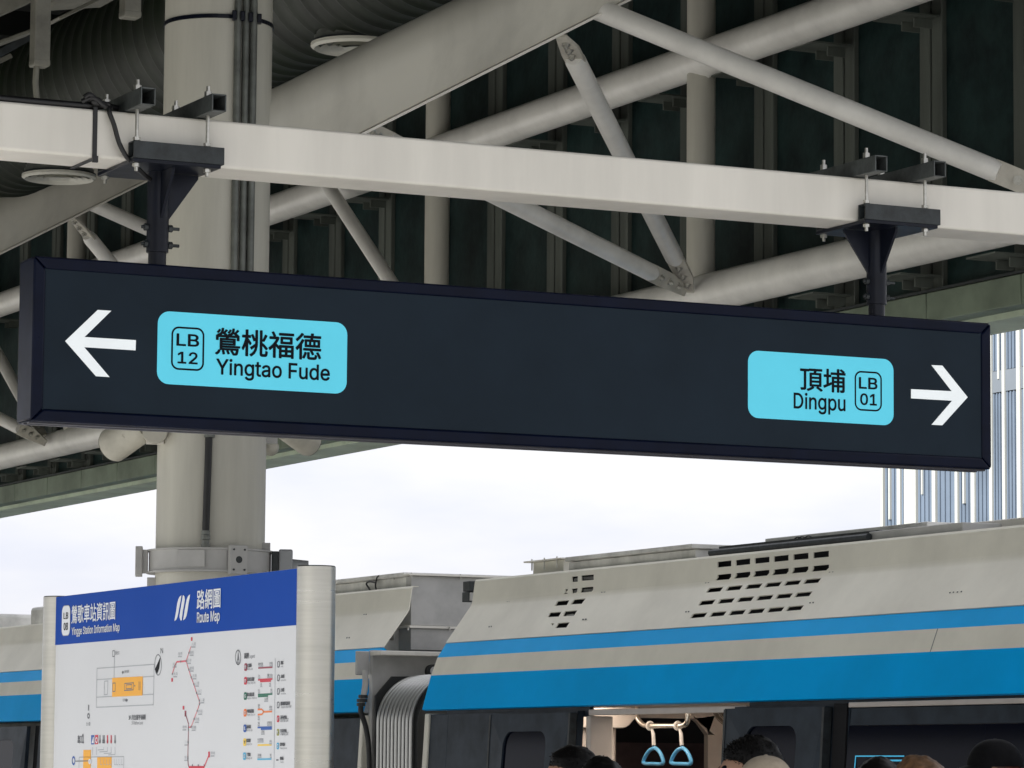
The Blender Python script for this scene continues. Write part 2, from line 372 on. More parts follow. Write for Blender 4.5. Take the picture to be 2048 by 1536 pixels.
# collar
ztop, zbot = hit(430, 1091, 'X', 4.5).z, hit(430, 1139, 'X', 4.5).z
cl = MB(); cl.tube([cc+Z_*zbot, cc+Z_*(zbot+.006), cc+Z_*(zbot+.0065), cc+Z_*(ztop-.006), cc+Z_*(ztop-.0055), cc+Z_*ztop], [RC+.030, RC+.030, RC+.022, RC+.022, RC+.030, RC+.030], 64)
cl = cl.build('collar', M_GREYP, col)
def surf(off, r):                               # a point on the column's near side, off = sin of the angle
    a = math.asin(off); return cc + vr*r*math.sin(a) - vd*r*math.cos(a), (vr*math.sin(a)-vd*math.cos(a)), (vr*math.cos(a)+vd*math.sin(a))
zc = (ztop+zbot)/2
q, nn, tt = surf(.42, RC+.036); m = MB(); m.obox(q+Z_*zc, tt*.033, nn*.010, Z_*.049); pl = m.build('mounting_plate', M_GREYP, cl, bevel=.002)
m = MB()
for sx in (-1, 1):
    for sz in (-1, 1): hexnut(m, q+nn*.012+tt*.02*sx+Z_*(zc+.034*sz), nn, .0035, .004)
m.tube([q+nn*.0098+Z_*zc, q+nn*.0108+Z_*zc], .012, 16); m.build('plate_hole', M_CHARC, pl)
q, nn, tt = surf(-.30, RC+.023)
m = MB(); m.obox(q+Z_*(zc+.004), tt*.048, nn*.003, Z_*.029); m.build('access_cover', M_GREYP, cl, bevel=.001)
m = MB(); m.obox(cc-vr*(RC+.055)+Z_*zc-vd*.02, vr*.012, vd*.03, Z_*.051); m.obox(cc-vr*(RC+.036)+Z_*zc-vd*.02, vr*.012, vd*.02, Z_*.040); m.build('end_bracket', M_GREYP, cl, bevel=.002)
m = MB(); m.obox(cc-vr*(RC+.008)+Z_*(zbot-.03)-vd*.02, vr*.018, vd*.012, Z_*.016); m.obox(cc+vr*(RC-.002)+Z_*(ztop+.010)-vd*.05, vr*.020, vd*.012, Z_*.017); m.build('lug', M_GREYP, cl, bevel=.002)
# box camera on the collar's right side
cb = cc+vr*(RC+.045)+Z_*(zc-.006)-vd*.02
cm_ = thing('platform_camera', 'small grey box camera fixed to the right side of the column collar', 'camera', cb)
m = MB(); m.obox(cb-vr*.010, vr*.012, vd*.04, Z_*.045); m.build('bracket', M_CHARC, cm_, bevel=.003)
m = MB(); m.obox(cb+vr*.026, vr*.024, vd*.04, Z_*.052); m.build('housing', M_CCTV, cm_, bevel=.006)
m = MB(); m.tube([cb+vr*.05-Z_*.005, cb+vr*.105-Z_*.005], [.026, .021], 16); m.build('lens_hood', M_CCTV, cm_)

# ------------------------------------------------------------------ sloping roof girders
def girder(name, Y, lo, cre, up, x0, x1, label, w=.12):
    """lo, cre, up: (z at X=0, slope) lines of lower edge, crease, upper edge"""
    g = thing(name, label, 'girder', (x0, Y, lo[0]+lo[1]*x0), 'sloping girders rising from the columns to the canopy edge')
    m = MB(); prof = [(-.035, lo), (-w, cre), (-w*.86, ((cre[0]*.35+up[0]*.65), cre[1])), (-w*.45, up), (w*.45, up), (w*.86, ((cre[0]*.35+up[0]*.65), cre[1])), (w, cre), (.035, lo)]
    P0 = [Vector((x0, Y+dy, ln[0]+ln[1]*x0)) for dy, ln in prof]; P1 = [Vector((x1, Y+dy, ln[0]+ln[1]*x1)) for dy, ln in prof]
    n = len(prof); m.add(P0+P1, [tuple(range(n)), tuple(range(2*n-1, n-1, -1))]+[(i, n+i, n+(i+1) % n, (i+1) % n) for i in range(n)])
    m.build('web', M_ARM, g, smooth=50)
    m = MB(); m.hexa([(x0, Y-.045, lo[0]+lo[1]*x0-.014), (x1, Y-.045, lo[0]+lo[1]*x1-.014), (x1, Y+.045, lo[0]+lo[1]*x1-.014), (x0, Y+.045, lo[0]+lo[1]*x0-.014), (x0, Y-.045, lo[0]+lo[1]*x0-.002), (x1, Y-.045, lo[0]+lo[1]*x1-.002), (x1, Y+.045, lo[0]+lo[1]*x1-.002), (x0, Y+.045, lo[0]+lo[1]*x0-.002)])
    m.build('bottom_flange', M_BEAM, g, bevel=.002)
    return g
sl = (4.376-3.879)/(6.034-5.137)
lo = (3.879-sl*5.137+.012, sl); up = (4.136-sl*5.015, sl); cre = (3.893-sl*4.84-.01, sl)
girder('roof_girder', 11.835, lo, cre, up, 4.66, 7.55, 'cream girder rising to the right from the column, in front of the duct')
girder('roof_girder', 18.2, lo, cre, up, 4.66, 7.55, 'farther cream girder rising behind the column and under the white beam')
c2 = Vector((4.6, 18.2, 0))
cb2 = thing('steel_column', 'farther round steel column standing out of frame at left', 'column', c2)
m = MB(); m.tube([c2, c2+Z_*5.9], RC, 40); m.build('shaft', M_COL, cb2)

# ------------------------------------------------------------------ bolted braces
def brace(p0, p1, r, label, ends=(0, 1), face=None):
    """tube with a flat bolted lug at the given ends; face = normal of the lug"""
    p0, p1 = Vector(p0), Vector(p1); d = (p1-p0).normalized(); mid = (p0+p1)/2
    g = thing('diagonal_brace', label, 'brace', mid, 'diagonal braces between girders and side truss')
    a = p0+d*(.18 if 0 in ends else 0); b = p1-d*(.36 if 1 in ends else 0)
    m = MB(); m.tube([a, a+d*.03, b-d*.03, b], [r*.8 if 0 in ends else r, r, r, r*.8 if 1 in ends else r], 24); m.build('tube', M_TUBE, g)
    f = Vector(face) if face else (mid-EYE); f = (f-d*f.dot(d)).normalized(); w = d.cross(f)
    for e in ends:
        p, dd = (p0, d) if e == 0 else (p1, -d)
        m = MB(); q_ = 1.75 if e == 1 else .95; pts = [p+w*.012, p-w*.028, p+dd*.16*q_-w*r*1.02, p+dd*.22*q_-w*r*1.02, p+dd*.22*q_+w*r*1.02, p+dd*.10*q_+w*r*1.0]
        m.prism([q-f*.007 for q in pts], f*.014); lug = m.build('lug_plate', M_PLATE, g, bevel=.002)
        for t in (.055, .105, .155):
            m = MB(); c = p+dd*t*q_*1.05
            m.tube([c-f*.011, c-f*.0065], r*.42, 14); hexnut(m, c-f*.016, f, r*.30, .0102); m.tube([c-f*.026, c+f*.02], r*.16, 10)
            hexnut(m, c+f*.013, f, r*.34, .012); m.build('bolt', M_BOLT, lug)
    return g
vw = fw
brace(hit(1126, 72, 'Y', 11.835), hit(1383, 583, 'X', 7.50), .039, 'steep pale brace bolted above the white beam to the near girder', (0, 1), face=Vector((-.2, -.3, 1)))
brace(hit(728, 258, 'Y', 11.835), hit(1372, 580, 'X', 7.46), .037, 'long brace from behind the beam to the three bolt lug beside the upright', (0, 1))
brace(hit(1195, 18, 'Y', 11.835), hit(2185, 421, 'X', 7.50), .041, 'long brace crossing the upper right corner, bolted lug at its right end', (1,))
brace(hit(565, 233, 'Y', 18.2), hit(872, 703, 'X', 7.50), .037, 'steep brace below the white beam just right of the column', (1,), face=Vector((-.2, -.3, 1)))
brace(hit(140, 428, 'Y', 18.2), hit(459, 816, 'X', 7.50), .038, 'steep brace with open bolted upper end left of the left sign post', (0,), face=Vector((-.2, -.3, 1)))
brace(hit(178, 405, 'Y', 18.2), hit(560, 575, 'X', 7.50), .038, 'shallow brace running behind the left sign post', (1,))
brace(hit(-260, 705, 'Y', 24.6), hit(92, 884, 'X', 7.48), .040, 'shallow brace with bolted lug under the left end of the sign', (1,))
brace(hit(-95, 545, 'Y', 24.6), hit(86, 872, 'X', 7.52), .040, 'steep brace disappearing behind the left end of the sign', (1,), face=Vector((-.2, -.3, 1)))

# ------------------------------------------------------------------ spiral duct and diffusers
XD, RD, ZD = 5.85, .36, 4.575+.36
du = thing('air_duct', 'big dark spiral ventilation duct running along under the canopy', 'duct', (XD, 20, ZD))
m = MB(); ys = [9.0]; n = 56; pitch = .135
prof = [(0, 0), (.05, .010), (.12, .010), (.17, 0), (.40, -.003), (.7, -.003)]
turns = int((34-9)/pitch); vsx = []
rows = []
for t in range(turns):
    for fr, dr in prof: rows.append((9+pitch*(t+fr), dr))
vs_ = []; fs_ = []
for y, dr in rows:
    for j in range(n):
        a = 2*math.pi*j/n; vs_.append((XD+(RD+dr)*math.cos(a), y+pitch*a/(2*math.pi), ZD+(RD+dr)*math.sin(a)))
for i in range(len(rows)-1):
    for j in range(n):
        if j < n-1: fs_.append((i*n+j, i*n+j+1, (i+1)*n+j+1, (i+1)*n+j))
        elif i+1+len(prof) < len(rows): fs_.append((i*n+j, (i+len(prof))*n, (i+1+len(prof))*n, (i+1)*n+j))
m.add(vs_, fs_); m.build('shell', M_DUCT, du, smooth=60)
for (px, py) in ((118, 357), (712, 96)):
    c = hit(px, py, 'X', XD); R1 = .173; z = c.z
    m = MB(); m.tube([(XD, c.y, z+.016), (XD, c.y, z+.045), (XD, c.y, z+.046), (XD, c.y, 4.80)], [R1*.985, R1*.985, R1*.95, R1*.95], 40); nk = m.build('diffuser', M_CONDUIT, du)
    m = MB()
    k = 48
    for (ra, za, rb, zb_) in ((1.06, .016, 1.06, .004), (1.06, .004, .98, -.006), (.98, -.006, .88, .010), (.84, -.004, .68, .018), (.66, -.004, .50, .018), (.48, -.004, .32, .018), (.30, -.004, .001, .004)):
        vs_ = []; 
        for rr, zz in ((ra, za), (rb, zb_)):
            for j in range(k): vs_.append((XD+R1*rr*math.cos(2*math.pi*j/k), c.y+R1*rr*math.sin(2*math.pi*j/k), z+zz))
        m.add(vs_, [(j, (j+1) % k, k+(j+1) % k, k+j) for j in range(k)])
    m.build('diffuser_rings', M_DIFF, nk)
    m = MB(); m.tube([(XD, c.y, z+.0195), (XD, c.y, z+.024)], R1*1.05, 40); m.build('diffuser_back', M_CHARC, nk)  # dark disc paints shade into the gaps between the rings

# ------------------------------------------------------------------ trays and drop boxes top left
def dropbox(xc, ybot, D, label, w, tail=False):
    p = at(xc, ybot, D); g = thing('hanging_conduit_box', label, 'conduit box', p, 'hanging conduit boxes by the duct')
    m = MB(); hx = X_*w*.5; hy = Y_*w*.5; m.obox(p+Z_*.65, hx, hy, Z_*.65); m.build('box', M_TRAY, g, bevel=.003)
    m = MB(); m.obox(p+Z_*.012, hx*1.03, hy*1.03, Z_*.008); m.build('end_cap', M_TRAY, g, bevel=.002)
    if tail:
        m = MB(); m.tube([p-Z_*.0-X_*.01, p-Z_*.05-X_*.012, p-Z_*.09-X_*.008, p-Z_*.14+X_*.004], .0095, 12); m.build('hose', M_TRAY, g)
    return g
dropbox(79, 134, 11.6, 'hanging cream conduit box with a grey hose, in the upper left corner', .052, True)
dropbox(260, 37, 11.9, 'short hanging cream conduit box against the dark duct, left of the column', .056)
# lamp tray seen from below
td = Vector((1, 0, sl)).normalized(); tY = 12.6
def slab(px0, px1, w, h, Y, name, parent, m_):
    a, b = hit(*px0, 'Y', Y), hit(*px1, 'Y', Y); d = (b-a); L_ = d.length/2; d.normalize(); nz = d.cross(Y_).normalized()
    mm = MB(); mm.obox((a+b)/2, d*L_, Y_*w/2, nz*h/2); return mm.build(name, m_, parent, bevel=.003)
lt = thing('cable_tray', 'grey cable tray with flat cover plates in the upper left corner', 'cable tray', at(60, 40, 12.6))
slab((-120, 70), (60, -10), .16, .05, 12.6, 'tray_side', lt, M_TRAY)
slab((-60, 108), (66, 62), .17, .012, 12.9, 'cover_plate', lt, M_TRAY)
slab((100, 46), (182, 6), .20, .012, 12.9, 'cover_plate', lt, M_TRAY)
slab((-40, 128), (54, 76), .10, .03, 13.4, 'tray_rail', lt, M_CHARC)
slab((100, -4), (226, -12), .3, .05, 13.2, 'cover_plate', lt, M_TRAY)
slab((-60, 150), (20, 112), .05, .02, 13.8, 'tray_rail', lt, M_TRAY)

# ------------------------------------------------------------------ loudspeakers on the column
def speaker(pa, pb, r, D, label):
    a, b = at(*pa, D), at(*pb, D+.10); d = (b-a).normalized(); g = thing('loudspeaker', label, 'loudspeaker', a, 'loudspeakers fixed to the column')
    m = MB(); m.tube([a, a+d*.005, b-d*.03, b-d*.008, b], [r*.86, r*.9, r, r, r*.93], 40); m.build('body', M_SPK, g)
    m = MB(); m.tube([b-d*.002, b+d*.004], r*.9, 32); m.build('grille', M_TRAY, g)
    s_ = d.cross(Z_).normalized(); 
    m = MB(); m.obox((a*.55+b*.45)+Z_*.0-vd*(r+.004), d*.05, vd*.003, Z_*.010); m.tube([(a*.4+b*.6)-vd*(r+.012), (a*.4+b*.6)-vd*r], .008, 10); m.build('bracket', M_SPK, g)
    return g
speaker((292, 848), (222, 893), .060, 12.6, 'beige cylindrical loudspeaker under the sign, left of the column')
speaker((572, 856), (622, 888), .050, 13.2, 'beige loudspeaker peeping out under the sign, right of the column')
p = at(310, 862, 12.56); g = thing('speaker_mount', 'round beige bracket disc on the left edge of the column under the sign', 'bracket', p)
m = MB(); m.tube([p-vd*.02, p+vd*.02], .043, 32); m.build('disc', M_SPK, g); m = MB(); m.obox(p+vd*.05-Z_*.02, vr*.03, vd*.02, Z_*.02); m.build('foot', M_BEAM, g)
p = at(541, 888, 12.9); g = thing('dome_camera', 'small pale dome camera on the right edge of the column under the sign', 'camera', p)
m = MB(); m.obox(p+Z_*.02, vr*.024, vd*.03, Z_*.022); m.build('housing', M_GREYP, g, bevel=.004)
m = MB(); m.sphere(p-Z_*.012, .030, 24); m.build('dome', M_SPK, g)

# ------------------------------------------------------------------ the white support beam
YS = 9.27; YB0, YB1 = YS-.025, YS+.150; BZ0, BZ1 = 3.2705, 3.4015
bm_ = MB(); bm_.box((-1.5, YB0, BZ0), (11, YB1, BZ1))
tag(bm_.build('support_beam', M_BEAM, bevel=.008, loc=(4.6, YB0, BZ0), seg=3), 'long white steel box beam crossing above the sign', 'beam')

# ------------------------------------------------------------------ the direction sign
SX0, SX1, SZ0, SZ1 = 3.092, 6.099, 2.560, 3.000; SY1 = YS+.125
sg = thing('direction_sign', 'long dark blue hanging direction sign with arrows and cyan station plates', 'sign', ((SX0+SX1)/2, YS+.06, SZ0))
fr = .034
m = MB()                                        # mitred frame, rounded outside edge
def frame_side(a, b, ia, ib):
    m.hexa([(a[0], SY1, a[1]), (b[0], SY1, b[1]), (ib[0], SY1, ib[1]), (ia[0], SY1, ia[1]), (a[0], YS, a[1]), (b[0], YS, b[1]), (ib[0], YS, ib[1]), (ia[0], YS, ia[1])])
O = [(SX0, SZ0), (SX1, SZ0), (SX1, SZ1), (SX0, SZ1)]; I_ = [(SX0+fr, SZ0+fr), (SX1-fr, SZ0+fr), (SX1-fr, SZ1-fr), (SX0+fr, SZ1-fr)]
e = .0006
for i in range(4):
    j = (i+1) % 4; A, B, IA, IB = [Vector(q) for q in (O[i], O[j], I_[i], I_[j])]; t = (B-A).normalized()*e
    frame_side(A+t, B-t, IA+t, IB-t)
m.build('frame', M_SIGNF, sg, bevel=.007, seg=3)
m = MB(); m.box((SX0+fr-.002, YS+.006, SZ0+fr-.002), (SX1-fr+.002, YS+.02, SZ1-fr+.002)); m.build('face_panel', M_SIGNP, sg)
m = MB(); m.box((SX0+.01, YS+.022, SZ0+.008), (SX1-.01, SY1-.004, SZ1-.008)); m.build('cabinet', M_SIGNF, sg)
m = MB()
for z in (SZ0-.004,): m.box((SX0+.004, YS+.03, z), (SX1-.004, YS+.048, SZ0+.001)); m.box((SX0+.004, YS+.075, z), (SX1-.004, YS+.093, SZ0+.001))
pass
m.build('edge_trim', M_TRIM, sg, bevel=.0015)
FY = YS+.006                                    # plane of the face
def H(x, y): p = hit(x, y, 'Y', FY); return p.x, p.z
def signpoly(mb, pts, y, m_=None): mb.poly([(u, y, v) for u, v in pts], m_)
def plate(xl, xr, yt, yb, rpx, name='station_plate'):
    xm, ym = (xl+xr)/2, (yt+yb)/2; u0, u1 = H(xl, ym)[0], H(xr, ym)[0]; v1, v0 = H(xm, yt)[1], H(xm, yb)[1]
    k = (u1-u0)/(xr-xl); mb = MB(); mb.prism([(u, FY-.0018, v) for u, v in rrect(u0, u1, v0, v1, rpx*k)], (0, .0016, 0)); return mb.build(name, M_CYAN, sg)
def badge(parent, xl, xr, yt, yb, rpx, tpx):
    xm, ym = (xl+xr)/2, (yt+yb)/2; u0, u1 = H(xl, ym)[0], H(xr, ym)[0]; v1, v0 = H(xm, yt)[1], H(xm, yb)[1]; k = (u1-u0)/(xr-xl); t = tpx*k
    A = rrect(u0, u1, v0, v1, rpx*k); B = rrect(u0+t, u1-t, v0+t, v1-t, rpx*k-t); n = len(A); y = FY-.0022
    mb = MB(); mb.add([(u, y, v) for u, v in A+B], [(i, (i+1) % n, n+(i+1) % n, n+i) for i in range(n)])
    return mb
def stext(mb, body, p0, p1, bold=.012, bbox=True, vs=1.0):
    u0, v1 = H(*p0); u1, v0 = H(*p1); y = FY-.0024
    if bbox: mb.text(body, (u0, y, v0), X_, Z_, u1-u0, v1-v0, None, bold, True)
    else: mb.text(body, (u0, y, (v1+v0)/2), X_, Z_, u1-u0, vs, None, bold)
def stationD(mb, p0, p1, bold, vs):               # 'Dingpu' with the capital drawn by hand
    u0, v1 = H(*p0); u1, v0 = H(*p1); y = FY-.0023; z = (v1+v0)/2; 
    cu = bpy.data.curves.new('t', 'FONT'); cu.body = 'ingpu'
    if FONT: cu.font = FONT
    ob = bpy.data.objects.new('t', cu); COL.objects.link(ob); bpy.context.view_layer.update(); w5 = ob.dimensions.x; bpy.data.objects.remove(ob); bpy.data.curves.remove(cu)
    k = (u1-u0)/(.405+.085+w5); kz = k*vs; b = bold
    def outline(x0, x1, y0, y1, xs):
        P = [(x0, y0), (xs, y0)]+[(xs+(x1-xs)*math.sin(rad(a)), (y0+y1)/2-(y1-y0)/2*math.cos(rad(a))) for a in range(10, 180, 10)]+[(xs, y1), (x0, y1)]; return P
    A = outline(-b, .403+b, -b, .509+b, .165); Bq = outline(.066+b, .333-b, .058+b, .451-b, .165); n = len(A)
    mb.add([(u0+x*k, y, z+q*kz) for x, q in A+Bq], [(i, (i+1) % n, n+(i+1) % n, n+i) for i in range(n)])
    mb.text('ingpu', (u0+.490*k, y, z), X_, Z_, w5*k, vs, None, bold)
pl1 = plate(314.3, 693.6, 633.7, 777.8, 23)
m = MB(); stext(m, '鶯桃福德', (430.7, 655.8), (640.6, 720.9), .018); stext(m, 'Yingtao Fude', (432, 749), (658.2, 760.2), .014, False, 1.04); m.build('lettering', M_INK, pl1)
m = badge(pl1, 341.8, 407.9, 654.3, 741, 15, 3.6); stext(m, 'LB', (353.4, 667.5), (396.6, 693.5), .016); stext(m, '12', (355.5, 703.5), (393.8, 728.5), .016); m.build('code_badge', M_INK, pl1)
pl2 = plate(1495.7, 1786.4, 709.8, 843.3, 20)
m = MB(); stext(m, '頂埔', (1600, 734.4), (1689.6, 785.9), .018); stationD(m, (1587, 816.3), (1689.6, 822), .012, 1.12); m.build('lettering', M_INK, pl2)
m = badge(pl2, 1708.5, 1763, 742.8, 822.3, 13, 3.0); stext(m, 'LB', (1717.6, 754.8), (1753.3, 778.8), .016); stext(m, '01', (1720, 787), (1752.3, 811.3), .016); m.build('code_badge', M_INK, pl2)
zl = lambda x, y: H(x/2.8444, 480+y/2.8444); zr = lambda x, y: H(1400+x/3.1605, 580+y/3.1605)
def arrow(pts):
    mb = MB(); mb.prism([(u, FY-.0018, v) for u, v in pts], (0, .0016, 0)); return mb.build('arrow', M_WHITEF, sg)
arrow([zl(370, 575), zl(555, 398), zl(632, 403), zl(480, 552), zl(772, 570), zl(770, 628), zl(478, 610), zl(622, 780), zl(545, 775)])
arrow([zr(1690, 678), zr(1530, 478), zr(1462, 475), zr(1590, 640), zr(1333, 627), zr(1333, 685), zr(1592, 700), zr(1462, 852), zr(1530, 855)])

# ------------------------------------------------------------------ sign hangers
YP = YS+.0625
pxl, pxr = hit(316, 420, 'Y', YP), hit(1753, 520, 'Y', YP)
def hanger(x, label):
    g = thing('sign_hanger', label, 'hanger', (x, YP, SZ1), 'hangers that clamp the sign to the beam')
    zt = 3.2595
    m = MB(); m.tube([(x, YP, SZ1-.0), (x, YP, SZ1+.06)], .0245, 24); m.build('sleeve', M_BLACKST, g)
    m = MB(); m.tube([(x, YP, SZ1+.04), (x, YP, zt)], .0300, 28); pp = m.build('post', M_BLACKST, g)
    for z in (SZ1+.062, SZ1+.108):
        m = MB(); hexnut(m, (x-.034, YP, z), X_, .010, .010); m.tube([(x-.046, YP, z), (x+.062, YP, z)], .0048, 10); hexnut(m, (x+.036, YP, z), X_, .010, .012); m.build('bolt', M_CHARC, pp)
    m = MB(); m.box((x-.125, YB0-.055, zt), (x+.125, YB1+.055, zt+.010)); m.build('top_plate', M_BLACKST, g, bevel=.001)
    for dx, dy in ((1, 0), (0, -1)):
        d = Vector((dx, dy, 0)); s_ = Vector((-dy, dx, 0))*.004; b = Vector((x, YP, zt-.001))+d*.0295
        m = MB(); m.prism([b-s_, b+d*.084-s_, b+d*.084-s_-Z_*.010, b-s_-Z_*.128], s_*2); m.build('gusset', M_BLACKST, g)
    h = .047
    for yy, nm in ((YB0-.034, 1), (YB1+.034, 0)):                   # lower channels front and back
        m = MB(); w = .021; z0 = zt+.0105; x0, x1 = x-.125, x+.135; t = .004
        m.box((x0, yy-w, z0), (x1, yy-w+t, z0+h)); m.box((x0, yy+w-t, z0), (x1, yy+w, z0+h)); m.box((x0, yy-w+t, z0+h-t), (x1, yy+w-t, z0+h)); m.box((x0, yy-w+t, z0), (x1, yy+w-t, z0+t))
        m.build('lower_channel', M_CHARC, g, bevel=.0012)
    for sx in (-.110, .092):
        m = MB(); w = .021; z0 = BZ1+.002; y0, y1 = YB0-.120, YB1+.10; t = .004; xx = x+sx; hh = .047
        m.box((xx-w, y0, z0), (xx-w+t, y1, z0+hh)); m.box((xx+w-t, y0, z0), (xx+w, y1, z0+hh)); m.box((xx-w+t, y0, z0+hh-t), (xx+w-t, y1, z0+hh)); m.box((xx-w+t, y0, z0), (xx+w-t, y1, z0+t*.7))
        m.build('upper_channel', M_GALV, g, bevel=.0012)
        for yy in (YB0-.036, YB1+.034):
            m = MB(); m.tube([(xx, yy, zt-.022), (xx, yy, z0+hh+.034)], .0050, 12); rd = m.build('threaded_rod', M_BOLT, g)
            for z in (zt-.006, zt+.012+h+.006, z0+hh+.0058, z0+hh+.0147): m = MB(); hexnut(m, (xx, yy, z), Z_, .0105, .009); m.build('nut', M_BOLT, rd)
    return g
hg = hanger(pxl.x, 'black hanger post holding the left end of the sign, beside the cable')
h2 = copy_tree(hg, (pxr.x-pxl.x, 0, 0))
h2['label'] = 'black hanger post holding the right end of the sign'
for ch in h2.children:
    if ch.name.startswith('gusset'):
        d = ch.data.vertices[1].co-ch.data.vertices[0].co
        if abs(d.x) > abs(d.y): ch.scale.x = -1
# ------------------------------------------------------------------ cable on the beam
cz = BZ1
k0 = hit(195, 214, 'Y', YB0-.012); 
m = MB()
P = [Vector((1.5, YB0+.05, cz+.010)), Vector((2.4, YB0+.035, cz+.012)), Vector((3.0, YB0+.02, cz+.013)), Vector((k0.x-.06, YB0+.02, cz+.013)), Vector((k0.x, YB0+.01, cz+.016)), Vector((k0.x+.03, YB0-.010, cz+.006))]
P += [hit(x, y, 'Y', yy) for x, y, yy in ((219, 226, YB0-.018), (228, 250, YB0-.020), (238, 285, YB0-.022), (252, 312, YB0-.024), (270, 331, YB0-.010), (289, 350, YB0+.02), (300, 358, YB0+.05))]
def smooth(P, n=6):
    out = []
    for i in range(len(P)-1):
        p0, p1, p2, p3 = P[max(i-1, 0)], P[i], P[i+1], P[min(i+2, len(P)-1)]
        for k in range(n):
            t = k/n; out.append(.5*((2*p1)+(p2-p0)*t+(2*p0-5*p1+4*p2-p3)*t*t+(3*p1-p0-3*p2+p3)*t**3))
    return out+[P[-1]]
cb_ = thing('power_cable', 'black power cable lying on the white beam and drooping into the left hanger', 'cable', tuple(k0))
m.tube(smooth(P), .0066, 12); m.build('cable', M_CABLE, cb_)
m = MB(); m.tube(smooth([Vector((1.5, YB0+.09, cz+.008)), Vector((2.6, YB0+.075, cz+.010)), Vector((3.2, YB0+.05, cz+.012)), Vector((k0.x+.05, YB0+.05, cz+.022)), Vector((k0.x+.13, YB0+.07, cz+.008))]), .0075, 12)
m.tube(smooth([Vector((1.5, YB0+.012, cz+.008)), Vector((2.6, YB0+.014, cz+.010)), Vector((3.2, YB0+.012, cz+.009)), Vector((k0.x+.02, YB0+.02, cz+.022))]), .0085, 12); m.build('cable_bundle', M_CABLE, cb_)
ti = thing('cable_tie', 'black tie strap knotted round the white beam', 'strap', (k0.x, YB0, cz))
kx = hit(190, 270, 'Y', YB0-.003).x; m = MB(); w = .0065; t = .003
m.box((kx-w, YB0-t-.001, BZ0-.004), (kx+w, YB0-.001, BZ1+.006)); m.box((kx-w, YB0-t, BZ0-.005), (kx+w, YB1+t, BZ0-.001)); m.box((kx-w, YB0-t, BZ1+.003), (kx+w, YB1+t, BZ1+.006)); m.box((kx-w, YB1+.001, BZ0-.004), (kx+w, YB1+t, BZ1+.006))
m.box((kx-w*1.1, YB0-.010, BZ0-.014), (kx+w*1.3, YB0-.001, BZ0+.004)); m.build('band', M_CABLE, ti, bevel=.001)
m = MB(); kz = BZ1+.012
m.tube(smooth([Vector((kx-.032, YB0-.004, kz+.016)), Vector((kx-.018, YB0-.01, kz+.024)), Vector((kx+.01, YB0-.006, kz+.006)), Vector((kx+.038, YB0-.01, kz+.002))]), [.007]*18+[.006], 8)
m.tube(smooth([Vector((kx-.036, YB0+.004, kz+.006)), Vector((kx-.01, YB0-.01, kz+.016)), Vector((kx+.02, YB0-.012, kz-.002)), Vector((kx+.045, YB0-.004, kz-.006))]), [.007]*18+[.005], 8)
m.sphere((kx+.002, YB0-.004, kz+.008), .014, 12, sc=(1.2, .8, .9)); m.build('knot', M_CABLE, ti)

# ------------------------------------------------------------------ information board
XB = 3.86
ib = thing('information_board', 'station information board with blue header between two brushed steel posts', 'information board', (XB+.03, 10.2, 0))
yn, yf = hit(599, 1150, 'X', XB).y, hit(113.4, 1190, 'X', XB).y
bz1, bz0 = 2.195, .75; hz = 2.0405; XC_ = XB+.028; PR = .0525
m = MB(); m.box((XB, yn, bz0), (XB+.056, yf, bz1)); m.build('board', M_BOARD, ib, bevel=.002)
m = MB(); m.box((XB-.002, yn+.014, hz), (XB-.0002, yf-.001, bz1-.001)); hd = m.build('header', M_HEAD, ib)
m = MB(); m.box((XB-.003, yn-.002, bz0), (XB+.058, yn+.010, bz1+.001)); m.build('edge_trim', M_BWHITE, ib, bevel=.001)
for y in (yn-.002-PR*.93, yf+.001+PR*.93):
    m = MB(); m.tube([(XC_, y, 0), (XC_, y, bz1+.001), (XC_, y, bz1+.004)], [PR, PR, PR-.003], 56); m.build('post', M_BRUSH, ib)
    m = MB(); m.tube([(XC_, y, 0), (XC_, y, .012)], PR+.04, 40); m.build('base_plate', M_BRUSH, ib)
IX = XB-.0008                                    # printing plane on the white area
HX = XB-.0030
RTB = Vector((0, -1, 0))
def B(x, y, X=IX): return hit(x, y, 'X', X)
def btext(mb, body, p0, p1, m_, bold=.01, bbox=True, X=HX, vs=1.0):
    a, b = B(*p0, X), B(*p1, X)
    if bbox: mb.text(body, (X, a.y, b.z), RTB, Z_, a.y-b.y, a.z-b.z, m_, bold, True)
    else: mb.text(body, (X, a.y, (a.z+b.z)/2), RTB, Z_, a.y-b.y, vs, m_, bold)
def bpoly(mb, pts, m_, X=IX): mb.poly([B(x, y, X) for x, y in pts], m_)
def bline(mb, pts, w, m_, X=IX):
    Q = [B(x, y, X) for x, y in pts]
    for a, b in zip(Q, Q[1:]):
        d = (b-a).normalized(); n_ = d.cross(X_)*w/2; mb.poly([a-n_, b-n_, b+n_, a+n_], m_)
def bring(mb, cx, cy, rx, ry, t, m_, X=IX, fill=None):
    n = 28; A = [B(cx+rx*math.cos(2*math.pi*i/n), cy+ry*math.sin(2*math.pi*i/n), X) for i in range(n)]; Cn = sum(A, Vector())/n
    Bq = [p+(Cn-p).normalized()*t for p in A]; mb.add(A+Bq, [(i, (i+1) % n, n+(i+1) % n, n+i) for i in range(n)], m_)
m = MB(); btext(m, '鶯歌車站資訊圖', (144, 1211.5), (230.2, 1238.8), M_BWHITE, .012)
btext(m, 'Yingge Station Information Map', (143.6, 1269), (239.3, 1262.5), M_BWHITE, .012, False, vs=1.05)
btext(m, '路網圖', (394.5, 1180.6), (440.8, 1214.8), M_BWHITE, .012); btext(m, 'Route Map', (394.2, 1245), (439.3, 1241.4), M_BWHITE, .014, False, vs=1.1)
m.build('lettering', None, hd, recalc=False)
